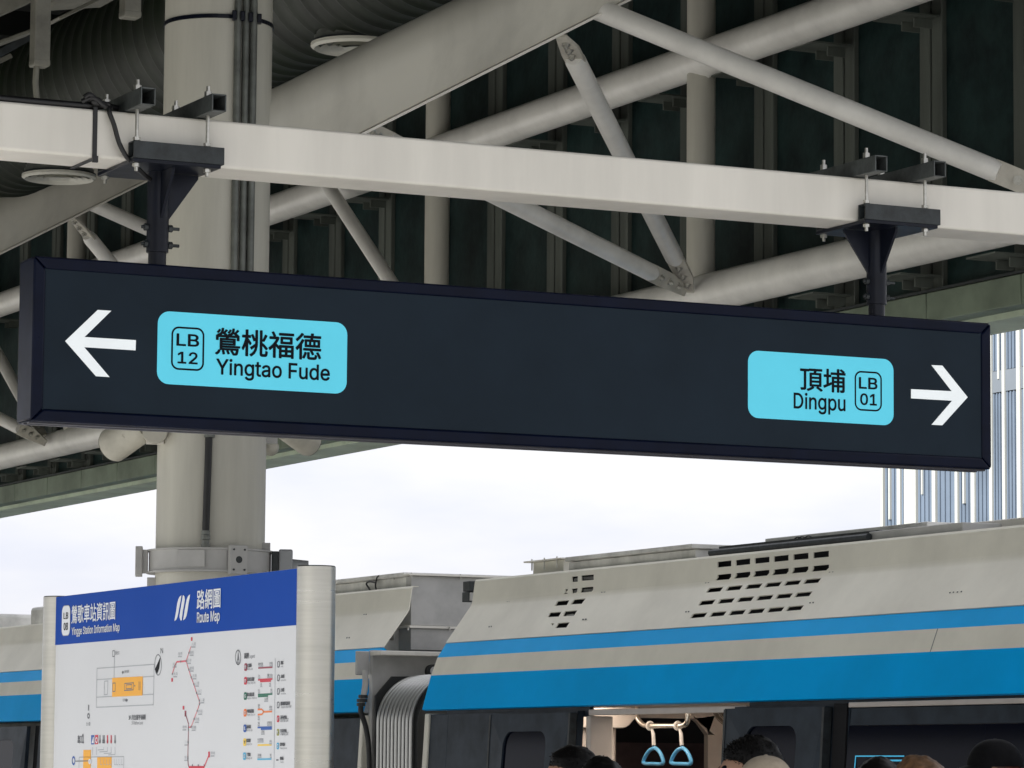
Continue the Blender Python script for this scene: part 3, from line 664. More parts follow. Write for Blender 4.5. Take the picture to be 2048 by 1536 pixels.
lg = lambda x, y: (330+x/15.36, 1160+y/15.36)
m = MB()
bpoly(m, [lg(*q) for q in ((290, 1260), (300, 1190), (345, 940), (375, 720), (410, 590), (450, 510), (505, 470), (490, 580), (465, 720), (430, 900), (400, 1060), (380, 1140), (345, 1220))], M_BWHITE, HX)
bpoly(m, [lg(*q) for q in ((480, 1245), (450, 1160), (445, 1100), (470, 930), (510, 700), (535, 560), (545, 480), (570, 468), (600, 510), (610, 600), (585, 760), (550, 950), (525, 1140), (510, 1240))], M_BWHITE, HX)
bpoly(m, [lg(*q) for q in ((555, 1240), (570, 1150), (600, 940), (640, 720), (665, 600), (700, 510), (740, 460), (772, 445), (755, 560), (725, 720), (695, 930), (660, 1100), (620, 1190))], M_BWHITE, HX)
m.build('emblem', None, hd, recalc=False)
def bplate(mb, xl, xr, yt, yb, rm, m_, X=HX):
    xm, ym = (xl+xr)/2, (yt+yb)/2; y0, y1 = B(xl, ym, X).y, B(xr, ym, X).y; z1, z0 = B(xm, yt, X).z, B(xm, yb, X).z
    mb.poly([(X, -u, v) for u, v in rrect(-y0, -y1, z0, z1, rm)], m_)
m = MB(); bplate(m, 123.5, 140.4, 1210.8, 1271.6, .022, M_LGREY, HX); bplate(m, 124.0, 139.9, 1212.2, 1270.2, .02, M_BWHITE, HX-.0004)
btext(m, 'LB', (127.7, 1225.5), (136.2, 1237.2), M_INK, .01, X=HX-.0008); btext(m, '08', (127.8, 1246), (135.6, 1259.8), M_INK, .01, X=HX-.0008); m.build('code_badge', None, hd, recalc=False)
# floor plan
z7 = lambda x, y: (x/2.8444, 1000+y/2.8444)
m = MB(); w = .0028
for P in (((551, 958), (876, 935), (872, 1165), (547, 1180), (551, 958)), ((550, 1022), (875, 1003)), ((548, 1122), (872, 1105)), ((650, 895), (648, 1018)), ((594, 1031), (613, 1029), (611, 1106), (592, 1108), (594, 1031))):
    bline(m, [z7(*q) for q in P], w, M_LGREY)
bpoly(m, [z7(*q) for q in ((638, 1012), (812, 1003), (810, 1112), (637, 1120))], M_ORANGE, IX-.0004)
for P in (((640, 1042), (656, 1041), (655, 1088), (640, 1089), (640, 1042)), ((708, 1044), (760, 1040), (758, 1080), (707, 1084), (708, 1044)), ((718, 1052), (750, 1050), (749, 1073), (717, 1075), (718, 1052)), ((790, 1032), (790, 1082)), ((797, 1032), (796, 1082)), ((762, 1058), (770, 1057))):
    bline(m, [z7(*q) for q in P], w, M_GREY, IX-.0008)
bring(m, 899/2.8444, 1000+938/2.8444, 7, 21.5, .003, M_GREY)
bpoly(m, [z7(*q) for q in ((913, 890), (905, 960), (893, 990), (880, 965))], M_INK); btext(m, 'N', z7(913, 842), z7(927, 872), M_GREY, .0, X=IX)
for P in (((640, 858), (651, 857), (651, 890), (640, 891), (640, 858)),): bline(m, [z7(*q) for q in P], w, M_GREY)
btext(m, '電梯出口', z7(655, 860), z7(678, 880), M_GREY, .0, X=IX)
btext(m, '往鶯桃福德', z7(705, 968), z7(734, 984), M_GREY, .0, X=IX); bline(m, [z7(693, 981), z7(703, 980)], .006, M_GREY); bline(m, [z7(698, 970), z7(698, 992)], .003, M_GREY)
btext(m, '往頂埔', z7(698, 1130), z7(715, 1146), M_GREY, .0, X=IX); bline(m, [z7(714, 1140), z7(726, 1139)], .006, M_GREY); bline(m, [z7(720, 1129), z7(720, 1150)], .003, M_GREY)
btext(m, '3F 月台層平面圖', z7(733, 1222), z7(827, 1250), M_GREY, .008, X=IX); btext(m, '3F Platform Level', z7(748, 1279), z7(813, 1276), M_GREY, .0, False, X=IX, vs=1.1)
bline(m, [z7(504, 1165), z7(503, 1198)], .010, M_GREY); bring(m, 503/2.8444, 1000+1228/2.8444, 2.6, 6, .006, M_GREY)
btext(m, '往大廳', z7(490, 1262), z7(513, 1284), M_GREY, .0, X=IX)
btext(m, '出口', z7(443, 1338), z7(464, 1384), M_GREY, .010, X=IX); btext(m, '1', z7(468, 1332), z7(476, 1382), M_GREY, .02, X=IX)
bpoly(m, [z7(*q) for q in ((518, 1338), (536, 1337), (536, 1390), (518, 1391))], M_BLU2); bpoly(m, [z7(*q) for q in ((540, 1337), (558, 1336), (558, 1389), (540, 1390))], M_RED)
bpoly(m, [z7(*q) for q in ((521, 1382), (530, 1348), (533, 1348), (533, 1384))], M_BWHITE, IX-.0006); bring(m, 549/2.8444, 1000+1366/2.8444, 2.2, 6, .004, M_BWHITE, IX-.0006)
for x, mm in ((568, M_GREY), (585, M_LGREY), (592, M_GREY), (611, M_RED), (632, M_RED), (654, M_GREY)):
    bline(m, [z7(x, 1338), z7(x, 1384)], .008 if mm is M_GREY else .010, mm); bring(m, x/2.8444, 1000+1374/2.8444, 1.6, 4, .004, mm)
for P in (((527, 1405), (527, 1450)), ((549, 1405), (549, 1450)), ((590, 1405), (590, 1420), (556, 1422)), ((611, 1405), (611, 1430), (566, 1433)), ((632, 1405), (632, 1440), (590, 1442)), ((654, 1405), (654, 1448), (616, 1450))):
    bline(m, [z7(*q) for q in P], w, M_LGREY)
bpoly(m, [z7(*q) for q in ((474, 1422), (517, 1421), (515, 1560), (472, 1562))], M_ORANGE); bpoly(m, [z7(*q) for q in ((553, 1463), (635, 1461), (634, 1560), (552, 1562))], M_ORANGE)
bline(m, [z7(448, 1570), z7(450, 1463), z7(704, 1460), z7(702, 1570)], w, M_LGREY)
for x in (572, 590, 606, 622, 650, 662, 676, 690): bline(m, [z7(x, 1472), z7(x, 1505), z7(x+8, 1506)], .002, M_LGREY, IX-.0006)
bring(m, 418/2.8444, 1000+1483/2.8444, 3.3, 9.2, .006, M_BLU2); bline(m, [z7(428, 1486), z7(505, 1484)], .003, M_GREY, IX-.0006); bring(m, 510/2.8444, 1000+1488/2.8444, 2.6, 5.5, .012, M_BWHITE, IX-.0008)
m.build('floor_plan', None, ib, recalc=False)
# route map
z4 = lambda x, y: (320+x/5.5625, 1260+y/5.5625)
m = MB(); ch = [(345, 180), (320, 255), (290, 345), (318, 440), (345, 525), (375, 605), (405, 700), (435, 785), (437, 825), (412, 900), (378, 990), (345, 1078), (315, 1085)]
bline(m, [z4(*q) for q in ch], .0036, M_PINK); bline(m, [z4(*q) for q in ((290, 345), (185, 355), (165, 395), (135, 490))], .0048, M_PINK)
bline(m, [z4(*q) for q in ((282, 930), (318, 1050), (315, 1115), (312, 1250), (308, 1420), (312, 1490), (322, 1528))], .0045, M_MAROON); bline(m, [z4(*q) for q in ((322, 1530), (490, 1530))], .009, M_RED); bline(m, [z4(*q) for q in ((490, 1525), (540, 1400))], .006, M_PINK)
for x, y in ((352, 100), (134, 555), (260, 865)): bpoly(m, [z4(x-9, y-20), z4(x+9, y-21), z4(x+9, y+20), z4(x-9, y+21)], M_RED)
for x, y in ((282, 930), (545, 1385)): bpoly(m, [z4(x-9, y-32), z4(x+9, y-33), z4(x+9, y+32), z4(x-9, y+33)], M_RED if x > 300 else M_MAROON)
names = [('八里', 350, 140), ('龍形', 330, 232), ('成子寮', 300, 322), ('蘆堤', 330, 408), ('五股', 360, 493), ('三重', 388, 575), ('五谷王', 416, 664), ('二重', 448, 760), ('新莊', 425, 888), ('丹鳳', 388, 978), ('迴龍', 352, 1066), ('樹林', 250, 1062), ('三峽', 272, 1230), ('鶯歌', 270, 1400), ('頂埔', 562, 1352), ('北大', 140, 362), ('大溪', 148, 470), ('南崁', 200, 246)]
for b_, x, y in names: btext(m, b_, z4(x, y), z4(x+48, y+32), M_LGREY, .0, X=IX); bline(m, [z4(x, y+50), z4(x+42, y+49)], .004, M_LGREY)
for x, y in ch[1:] + [(315, 1115), (312, 1250), (308, 1430), (165, 395), (135, 490), (230, 350), (360, 1505), (425, 1505), (490, 1505)]: bring(m, *z4(x, y), .8, 2.3, .004, M_GREY, IX-.0006)
m.build('route_map', None, ib, recalc=False)
# legend
z6 = lambda x, y: (460+x/6, 1280+y/6)
m = MB(); bring(m, *z6(96, 208), 5.8, 15.5, .004, M_GREY); bpoly(m, [z6(*q) for q in ((97, 125), (112, 262), (97, 240), (82, 264))], M_GREY); bring(m, *z6(96, 280), 2.6, 3.6, .003, M_GREY)
btext(m, '圖例', z6(173, 157), z6(222, 222), M_GREY, .008, X=IX); btext(m, 'Legend', z6(233, 218), z6(296, 212), M_GREY, .0, False, X=IX, vs=1.1)
rows_ = [(325, M_MAROON, 'BR', '文湖線', 'Wenhu Line', 258, 270), (490, M_RED, 'R', '淡水信義線', 'Tamsui-Xinyi Line', 290, 303), (673, M_GREEN, 'G', '松山新店線', 'Songshan-Xindian Line', 290, 320), (873, M_OR2, 'O', '中和新蘆線', 'Zhonghe-Xinlu Line', 285, 300), (1060, M_BLU2, 'BL', '板南線', 'Bannan Line', 250, 268), (1226, M_YEL, 'Y', '環狀線', 'Circular Line', 246, 264), (1394, M_CY2, 'LB', '三鶯線', 'Sanying Line', 246, 264)]
x0 = 170
for i, (y, c_, code, zh, en, r1, r2) in enumerate(rows_):
    xo = x0-i*2.5
    bplate(m, *[z6(xo, y)[0], z6(xo+36, y)[0]], z6(0, y-46)[1], z6(0, y+46)[1], .006, c_, IX)
    btext(m, code, z6(xo+10, y-20), z6(xo+26, y+20), M_BWHITE if c_ is not M_YEL else M_GREY, .01, X=IX-.0006)
    btext(m, zh, z6(xo+40, y-42), z6(r1, y+2), M_GREY, .004, X=IX); btext(m, en, z6(xo+38, y+36), z6(r2, y+34), M_GREY, .0, False, X=IX, vs=1.15)
for P, c_ in ((((338, 336), (508, 326)), M_MAROON), (((337, 478), (508, 468)), M_RED), (((360, 498), (490, 491)), M_RED), (((335, 656), (507, 648)), M_GREEN), (((335, 678), (455, 672)), M_GREEN), (((332, 834), (382, 832), (404, 862), (504, 858)), M_OR2), (((332, 896), (382, 892), (404, 862)), M_OR2), (((330, 1050), (502, 1045)), M_BLU2), (((370, 1070), (502, 1066)), M_BLU2), (((330, 1262), (498, 1258)), M_YEL), (((328, 1432), (495, 1428)), M_CY2)):
    bline(m, [z6(*q) for q in P], .0048, c_)
for zh, x, y, x2 in (('動物園', 338, 272, 394), ('南港展覽館', 474, 264, 510), ('淡水', 337, 416, 360), ('象山', 444, 404, 508), ('北投', 362, 514, 384), ('大安', 468, 508, 490), ('松山', 336, 588, 358), ('新店', 484, 584, 506), ('小碧潭', 410, 690, 456), ('蘆洲', 334, 770, 356), ('南勢角', 470, 790, 504), ('迴龍', 332, 910, 354), ('頂埔', 331, 982, 354), ('南港展覽館', 444, 976, 502), ('亞東醫院', 372, 1084, 414), ('新北產業園區', 330, 1178, 400), ('大坪林', 470, 1200, 498), ('頂埔', 330, 1364, 374), ('鶯桃福德', 478, 1364, 496)):
    btext(m, zh, z6(x, y), z6(x2, y+32), M_GREY, .0, X=IX); bline(m, [z6(x, y+46), z6(x2, y+44)], .004, M_LGREY)
bline(m, [z6(542, 215), z6(526, 1560)], .0026, M_LGREY)
for y, c_, zh, en, x2 in ((292, M_GREY, '機場', 'Airport', 638), (455, M_GREY, '高鐵', 'High Speed Rail', 652), (618, M_GREY, '台鐵', 'Taiwan Railway', 650), (780, M_GREY, '桃園機場捷運', 'Taoyuan Airport MRT', 718), (946, M_RED, '淡海輕軌', 'Danhai LRT', 682), (1108, M_OLIVE, '安坑輕軌', 'Ankeng LRT', 680), (1272, M_CY2, '貓空纜車', 'Maokong Gondola', 662), (1440, M_GREY, '轉乘站', 'Transfer', 642)):
    xo = 566-(y-292)*.008
    if en != 'Transfer':
        bplate(m, z6(xo, y)[0], z6(xo+30, y)[0], z6(0, y-40)[1], z6(0, y+40)[1], .005, c_, IX)
        if c_ is M_GREY: bpoly(m, [z6(xo+8, y+24), z6(xo+14, y-28), z6(xo+24, y-26), z6(xo+20, y+22)], M_BOARD, IX-.0006)
        else: btext(m, {'淡海輕軌': 'V', '安坑輕軌': 'K', '貓空纜車': 'G'}[zh], z6(xo+8, y-20), z6(xo+22, y+20), M_BWHITE, .01, X=IX-.0006)
    else: bline(m, [z6(xo-4, y), z6(xo+24, y)], .004, M_GREY)
    btext(m, zh, z6(xo+45, y-40), z6(x2, y+2), M_GREY, .002, X=IX); btext(m, en, z6(xo+45, y+36), z6(x2+20*(len(en) > 8), y+34), M_GREY, .0, False, X=IX, vs=1.15)
m.build('legend', None, ib, recalc=False)

# ------------------------------------------------------------------ the train
PROF = [(9.5, 2.024), (9.559, 2.236), (9.602, 2.348), (9.662, 2.441), (9.835, 2.685), (9.854, 2.826)]
E1, E2 = 20.802, 21.756                          # ends of the two cars that face each other
XR = 12.15                                       # far side of the cars
def sheet(mb, a, b, y0, y1, t=.025, m_=None, off=0.):
    (xa, za), (xb, zb) = a, b; L_ = math.hypot(xb-xa, zb-za); nx, nz = -(zb-za)/L_, (xb-xa)/L_
    o0, o1 = off, off-t
    P = [(xa+nx*o0, y0, za+nz*o0), (xa+nx*o1, y0, za+nz*o1), (xa+nx*o1, y1, za+nz*o1), (xa+nx*o0, y1, za+nz*o0), (xb+nx*o0, y0, zb+nz*o0), (xb+nx*o1, y0, zb+nz*o1), (xb+nx*o1, y1, zb+nz*o1), (xb+nx*o0, y1, zb+nz*o0)]
    return mb.hexa(P, m_)
def WX(z): return 9.535-.10*(2.02-max(z, .9))
def wpt(y, z, off): return Vector((WX(z)-off, y, z))
def wpoly(mb, yz, off, t, m_=None):              # outline in the leaning side plane, pushed inwards by t
    return mb.prism([wpt(y, z, off) for y, z in yz], (t, 0, 0), m_)
def wrect(mb, y0, y1, z0, z1, off, t, m_=None): return wpoly(mb, [(y0, z0), (y1, z0), (y1, z1), (y0, z1)], off, t, m_)
def wring(mb, oy0, oy1, oz0, oz1, iy0, iy1, iz0, iz1, r, off, t, m_=None):
    """a leaf with a rounded window opening"""
    I = rrect(iy0, iy1, iz0, iz1, r, 6); n = len(I); k = n//4
    O = []
    for (cy, cz) in ((oy1, oz1), (oy0, oz1), (oy0, oz0), (oy1, oz0)): O += [(cy, cz)]*k
    V = []; Fc = []
    for o_ in (off, off-t):
        V += [wpt(y, z, o_) for y, z in O]+[wpt(y, z, o_) for y, z in I]
    for i in range(n):
        j = (i+1) % n
        for b in (0, 2*n):
            f = [b+i, b+j, b+n+j, b+n+i]
            if O[i] == O[j]: f = [b+i, b+n+j, b+n+i]
            Fc.append(f)
        Fc.append([n+i, n+j, 3*n+j, 3*n+i])
        if O[i] != O[j]: Fc.append([i, j, 2*n+j, 2*n+i])
    return mb.add(V, Fc, m_)
def yw(px, py=1480): return hit(px, py, 'X', 9.5).y

def fairing(car, y0, y1):
    m = MB(); sheet(m, PROF[0], PROF[1], y0, y1); m.build('blue_stripe', M_BLUE, car)
    m = MB(); sheet(m, PROF[1], PROF[2], y0, y1); m.build('cream_band', M_CREAM, car)
    m = MB(); sheet(m, PROF[2], (PROF[3][0]-.002, PROF[3][1]-.005), y0, y1); m.build('blue_stripe', M_BLUE, car)
    m = MB(); P3 = (PROF[3][0]-.004, PROF[3][1]); prs = [P3, PROF[4], PROF[5]]
    # outer skin with a soft fold, then the return flange at the top
    skin = [P3, (9.822, 2.667), (9.834, 2.690), (9.838, 2.716), (9.854, 2.826), (9.862, 2.838), (9.90, 2.838)]
    inn = [(x+.006, z-.004) for x, z in skin]
    n = len(skin); V = [(x, y0, z) for x, z in skin]+[(x, y0, z) for x, z in inn]+[(x, y1, z) for x, z in skin]+[(x, y1, z) for x, z in inn]
    Fc = []
    for i in range(n-1):
        Fc += [(i, i+1, 2*n+i+1, 2*n+i), (n+i, n+i+1, 3*n+i+1, 3*n+i), (i, i+1, n+i+1, n+i), (2*n+i, 2*n+i+1, 3*n+i+1, 3*n+i)]
    Fc += [(0, n, 3*n, 2*n), (n-1, 2*n-1, 4*n-1, 3*n-1)]
    m.add(V, Fc); return m.build('roof_fairing', M_CREAM, car, smooth=25)
def body(car, y0, y1):
    m = MB(); m.box((9.92, y0, 2.50), (XR-.1, y1, 2.60)); m.box((XR-.06, y0, 0.02), (XR, y1, 2.5)); m.hexa([(9.70, y0, 2.12), (XR-.06, y0, 2.12), (XR-.06, y1, 2.12), (9.70, y1, 2.12), (9.86, y0, 2.5), (XR-.06, y0, 2.5), (XR-.06, y1, 2.5), (9.86, y1, 2.5)])
    m.box((9.62, y0, 2.022), (9.9, y1, 2.119))
    m.build('body_shell', M_ROOFG, car)
    m = MB(); m.box((9.46, y0, -.12), (XR, y1, 0.015)); m.box((9.7, y0+.2, -.95), (XR-.2, y1-.2, -.121)); m.build('underframe', M_DARKB, car)
    m = MB(); sheet(m, (PROF[5][0]+.012, PROF[5][1]-.3), (PROF[5][0]+.4, PROF[5][1]-.16), y0+.03, y1-.03); m.build('roof_deck', M_ROOFG, car)

def on_fair(px, py):                             # a point on the fairing skin below a photograph pixel
    (xa, za), (xb, zb) = (PROF[3][0]-.004, PROF[3][1]), PROF[4]; nrm = Vector((-(zb-za), 0, xb-xa)).normalized(); p0 = Vector((xa, 0, za))
    d = ray(px, py); t = (p0-EYE).dot(nrm)/d.dot(nrm); p = EYE+d*t
    if p.z <= zb: return p, nrm
    (xa, za), (xb, zb) = PROF[4], PROF[5]; nrm = Vector((-(zb-za), 0, xb-xa)).normalized(); p0 = Vector((xa, 0, za)); t = (p0-EYE).dot(nrm)/d.dot(nrm); return EYE+d*t, nrm
def fpoly(mb, pts, m_=None, lift=.0022):
    mb.poly([(lambda r_: r_[0]+r_[1]*lift)(on_fair(*q)) for q in pts], m_)

# ---- near car
car1 = thing('metro_car', 'nearer cream and blue metro car with its door open', 'train car', (XT, 12, 0), 'cars of the metro train')
CY0 = 8.0
fp = fairing(car1, CY0, E1); body(car1, CY0, E1)
# vents: the two grilles, as openings with dark backs
m = MB()
zt_ = lambda x, y: (1150+x/2.2806, 1000+y/2.2806)
R0 = [((650, 282), (713, 275), (713, 302), (650, 308)), ((733, 274), (799, 266), (799, 293), (733, 300)), ((820, 265), (887, 258), (887, 284), (820, 291)), ((907, 257), (974, 249), (974, 276), (907, 283)), ((996, 248), (1065, 240), (1065, 268), (996, 274)), ((1087, 239), (1158, 231), (1158, 259), (1087, 266))]
R1 = [((651, 341), (713, 335), (713, 350), (703, 362), (642, 367), (651, 352)), ((735, 333), (800, 326), (800, 341), (790, 353), (725, 359), (735, 345)), ((820, 325), (887, 318), (887, 333), (876, 345), (811, 351), (820, 337)), ((908, 317), (975, 310), (975, 325), (965, 337), (899, 343), (908, 329)), ((997, 309), (1065, 302), (1065, 317), (1055, 329), (988, 335), (997, 321)), ((1087, 301), (1159, 294), (1159, 309), (1147, 321), (1080, 327), (1087, 313))]
def par(x0, y0, x1, y1, x2, y2, n):              # row of n slanted slots between a first and last one
    out = []
    for i in range(n):
        t = i/(n-1); X0 = x0+(x1-x0)*t; Y0 = y0+(y1-y0)*t; out.append(((X0, Y0), (X0+66+4*t, Y0-6), (X0+66+4*t-y2, Y0-6+x2), (X0-y2, Y0+x2)))
    return out
R2 = par(612, 401, 1054, 361, 22, 16, 6); R3 = par(576, 459, 1014, 422, 22, 16, 6); R4 = par(539, 518, 975, 485, 22, 16, 6)
HOLES = [[zt_(*p) for p in q] for q in R0+R1+R2+R3+R4]
z2 = lambda x, y: (1020+x/6.8267, 1050+y/6.8267)
m = MB()
G = [((846, 706), (926, 697), (926, 772), (848, 778)), ((974, 690), (1143, 676), (1144, 748), (976, 762)), ((846, 872), (924, 861), (922, 905), (908, 925), (852, 934)), ((975, 856), (1139, 840), (1138, 885), (1118, 908), (962, 924), (975, 890)), ((756, 880), (790, 872), (790, 892), (765, 922), (795, 936), (735, 944), (760, 912)),
     ((650, 1036), (812, 1022), (776, 1092), (608, 1104)), ((875, 1014), (1034, 1000), (978, 1076), (822, 1084)), ((548, 1194), (706, 1182), (664, 1250), (508, 1258)), ((752, 1176), (920, 1162), (872, 1240), (714, 1246)), ((560, 1346), (602, 1340), (582, 1376)), ((660, 1336), (816, 1324), (768, 1400), (612, 1408))]
HOLES += [[z2(*p) for p in q] for q in G]
for q in HOLES:                                  # cut the slots through the skin
    pn = [on_fair(*p) for p in q]; n = len(pn); V = [p+nn*.03 for p, nn in pn]+[p-nn*.05 for p, nn in pn]
    c0, c1 = sum(V[:n], Vector())/n, sum(V[n:], Vector())/n; V += [c0, c1]
    m.add(V, [(i, (i+1) % n, n+(i+1) % n, n+i) for i in range(n)]+[(2*n, (i+1) % n, i) for i in range(n)]+[(2*n+1, n+i, n+(i+1) % n) for i in range(n)])
ct = m.build('cutter', None, None, smooth=0); ct.location = (0, 0, 0)
bo_ = fp.modifiers.new('cut', 'BOOLEAN'); bo_.operation = 'DIFFERENCE'; bo_.solver = 'EXACT'; bo_.object = ct
ct.location = (0, 0, 0); fp.parent = None; bpy.context.view_layer.update()
ct.data.transform(Matrix.Translation(-Vector(car1['_loc']))); bpy.context.view_layer.update()
nm_ = bpy.data.meshes.new_from_object(fp.evaluated_get(bpy.context.evaluated_depsgraph_get())); fp.modifiers.clear(); fp.data = nm_; fp.parent = car1
bpy.data.objects.remove(ct)
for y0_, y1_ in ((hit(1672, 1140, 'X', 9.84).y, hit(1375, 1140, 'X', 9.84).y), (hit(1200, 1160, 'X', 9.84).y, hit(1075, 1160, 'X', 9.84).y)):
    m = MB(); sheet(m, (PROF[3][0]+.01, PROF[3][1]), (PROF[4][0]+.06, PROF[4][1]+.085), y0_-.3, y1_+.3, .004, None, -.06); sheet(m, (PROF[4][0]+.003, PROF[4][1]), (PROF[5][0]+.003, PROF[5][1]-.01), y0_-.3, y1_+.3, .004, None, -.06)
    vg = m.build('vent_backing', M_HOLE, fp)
m = MB()
m = MB()
for x0_, x1_, y0_, n_ in ((855, 922, 722, 6), (985, 1140, 705, 12), (855, 918, 885, 6), (985, 1132, 872, 12)):
    for i in range(n_):
        x = x0_+(x1_-x0_)*i/(n_-1); y = y0_-10*i/(n_-1); fpoly(m, [z2(x-2.6, y), z2(x+2.6, y), z2(x+2.6, y+38), z2(x-2.6, y+38)], None, -.012)
for q in (((760, 708), (798, 706), (797, 780), (768, 784)), ((425, 1356), (555, 1346), (575, 1376), (535, 1406), (408, 1416)), ((740, 1196), (826, 1184), (850, 1200), (836, 1238), (728, 1240))): fpoly(m, [z2(*p) for p in q], None, -.02)
m.build('vent_fin', M_GREYP, vg, recalc=False)
m = MB()
for x, y in ((1255, 923), (1292, 922), (1003, 1292), (1040, 1289)): 
    fpoly(m, [z2(x-9, y-9), z2(x+9, y-9), z2(x+9, y+9), z2(x-9, y+9)])
for x, y in ((598, 380), (610, 379), (1163, 331), (1177, 330), (508, 511), (520, 510), (1074, 470), (1088, 469), (1808, 277), (1824, 276), (1842, 274), (1860, 272), (1712, 424), (1728, 422), (1746, 421), (1764, 419), (126, 423), (138, 422), (38, 546), (50, 545)):
    fpoly(m, [zt_(x-3.2, y-2.6), zt_(x+3.2, y-3.4), zt_(x+2, y+2.6), zt_(x-4.4, y+3.4)])
z8 = lambda x, y: (640+x/3.3574, 1080+y/3.3574)
for x, y in ((1260, 412), (1273, 410), (1138, 584), (1152, 582)): fpoly(m, [z8(x-4, y-4), z8(x+4, y-5), z8(x+3, y+4), z8(x-5, y+5)])
m.build('screw_pair', M_CHARC, fp, recalc=False)
m = MB()
ys_ = hit(1868, 1278, 'X', 9.58).y
sheet(m, PROF[1], PROF[2], ys_-.003, ys_+.003, .0005, None, .001)
m.build('panel_seam', M_GREY, fp)
# lower side
m = MB(); wrect(m, yw(887), E1-.06, .02, 1.995, .0, .04); m.build('end_panel', M_DARKB, car1, bevel=.003)
m = MB(); wrect(m, E1-.059, E1+.004, .02, 2.0, .012, .16); m.build('end_post', M_CREAM, car1, bevel=.006)
LZ = 1.985
def leaf(y0, y1, wy0, wy1, wz1, label=None):
    m = MB(); wring(m, y0, y1, .03, LZ, wy0, wy1, .75, wz1, .09, .048, .035); lf = m.build('door_leaf', M_DARKB, car1, smooth=0)
    m = MB(); wpoly(m, rrect(wy0-.01, wy1+.01, .74, wz1+.01, .10, 6), .036, .008); m.build('door_window', M_GLASS, lf)
    for a_, b_ in ((y0-.004, y0+.018), (y1-.018, y1+.004)): m = MB(); wrect(m, a_, b_, .03, LZ-.004, .052, .045); m.build('door_edge', M_CHARC, lf)
    return lf
zwin = hit(1060, 1463, 'X', 9.5).z
leaf(yw(1146), yw(985), yw(1102), yw(1016), zwin)
leaf(yw(1655), yw(1455), yw(1604), yw(1500), hit(1550, 1452, 'X', 9.5).z)
for a_, b_ in ((yw(1146)+.005, yw(887)-.002), (yw(1690), yw(1455)-.02)): m = MB(); wrect(m, a_, b_, .02, 1.995, .0, .04); m.build('side_panel', M_DARKB, car1)
m = MB(); wrect(m, yw(1687), yw(1661), .02, 2.0, .012, .01); m.build('pocket_gap', M_HOLE, car1)
# doorway trim
dy0, dy1 = yw(1455), yw(1161)
m = MB(); m.box((9.56, dy0-.1, 1.968), (9.60, dy1+.02, 2.002)); m.build('door_header', M_INT, car1, bevel=.004)
m = MB(); m.box((9.545, dy1-.02, .02), (9.70, dy1+.03, 1.966)); m.build('door_jamb', M_INT, car1, bevel=.012)
m = MB(); m.box((9.56, dy0-.06, .02), (9.70, dy0-.02, 1.966)); m.build('door_jamb', M_INT, car1, bevel=.01)
# window band right of the doors
wzt = hit(1850, 1449, 'X', 9.5).z
for a_, b_ in ((wzt, 1.975), (.02, .78)): m = MB(); wrect(m, CY0, yw(1692), a_, b_, .0, .04); m.build('side_panel', M_DARKB, car1, bevel=.003)
m = MB(); wrect(m, CY0, yw(1692), .781, wzt-.001, .004, .008); m.build('side_window', M_GLASS, car1)
for a_, b_ in ((CY0, dy0-.101), (dy1+.031, E1-.2)): m = MB(); m.box((9.575, a_, 1.962), (9.60, b_, 2.021)); m.build('lamp_shield', M_DARKB, car1)  # boxes added to block cabin lamp light leaking above the side panels
m = MB(); m.hexa([(WX(1.98)-.012, CY0, 1.978), (WX(1.98)+.03, CY0, 1.978), (WX(1.98)+.03, yw(1690), 1.978), (WX(1.98)-.012, yw(1690), 1.978), (WX(2)-.012, CY0, 2.004), (WX(2)+.03, CY0, 2.004), (WX(2)+.03, yw(1690), 2.004), (WX(2)-.012, yw(1690), 2.004)]); m.build('rain_strip', M_INT, car1, bevel=.003)
# screen seen through the window
m = MB(); sy0, sy1 = yw(1808), yw(1710); zz = hit(1760, 1511, 'X', 9.5).z
for (a0, a1, b0, b1) in ((sy0, sy1, zz-.006, zz), (sy1-.008, sy1, zz-.2, zz-.006), (sy0, sy0+.3*(sy1-sy0), zz-.028, zz-.020)): wrect(m, a0, a1, b0, b1, .0062, .001)
m.build('screen', M_SCREEN, car1)
# cabin
m = MB(); m.box((9.70, CY0, 2.08), (XR-.07, E1-.15, 2.115)); m.build('cabin_ceiling', M_INT, car1)
m = MB(); m.box((9.60, CY0, .016), (XR-.07, E1-.15, .03)); m.build('cabin_floor', M_TRAY, car1)
m = MB(); m.box((XR-.10, CY0, .03), (XR-.062, E1-.15, 2.08)); m.build('cabin_wall', M_INT, car1)
EB = 20.35
def Eb(px, py, Y=EB): return hit(px, py, 'Y', Y)
zb7 = lambda x, y: (1150+x/5.8514, 1400+y/5.8514)
gx0, gx1 = Eb(*zb7(480, 500)).x, Eb(*zb7(1555, 500)).x; gz = Eb(*zb7(1000, 212)).z
bx = XR-.1
m = MB()                                         # bulkhead with the rounded gangway opening
I = rrect(gx0, gx1, -.3, gz, .10, 8); n = len(I)//4
m.box((9.62, EB, .03), (gx0-.001, EB+.05, 2.08)); m.box((gx1+.05, EB, .03), (bx, EB+.05, 2.08)); m.box((gx0, EB, gz+.02), (gx1+.05, EB+.05, 2.08))
cr = [p for p in I[:n]]                          # rounded right shoulder
m.prism([Vector((x, EB, z)) for x, z in cr]+[Vector((gx1+.05, EB, gz-.10)), Vector((gx1+.05, EB, gz+.02)), Vector((gx1-.10, EB, gz+.02))], (0, .05, 0))
m.box((gx1, EB, .03), (gx1+.05, EB+.05, gz-.1)); m.box((gx0, EB, gz), (gx1-.1, EB+.05, gz+.02)); m.build('bulkhead', M_INT, car1)
m = MB(); a, b = Eb(*zb7(650, 490)), Eb(*zb7(1560, 490)); m.box((a.x, EB+.5, .03), (b.x+.3, EB+.54, a.z)); m.build('gangway_door', M_INTD, car1)
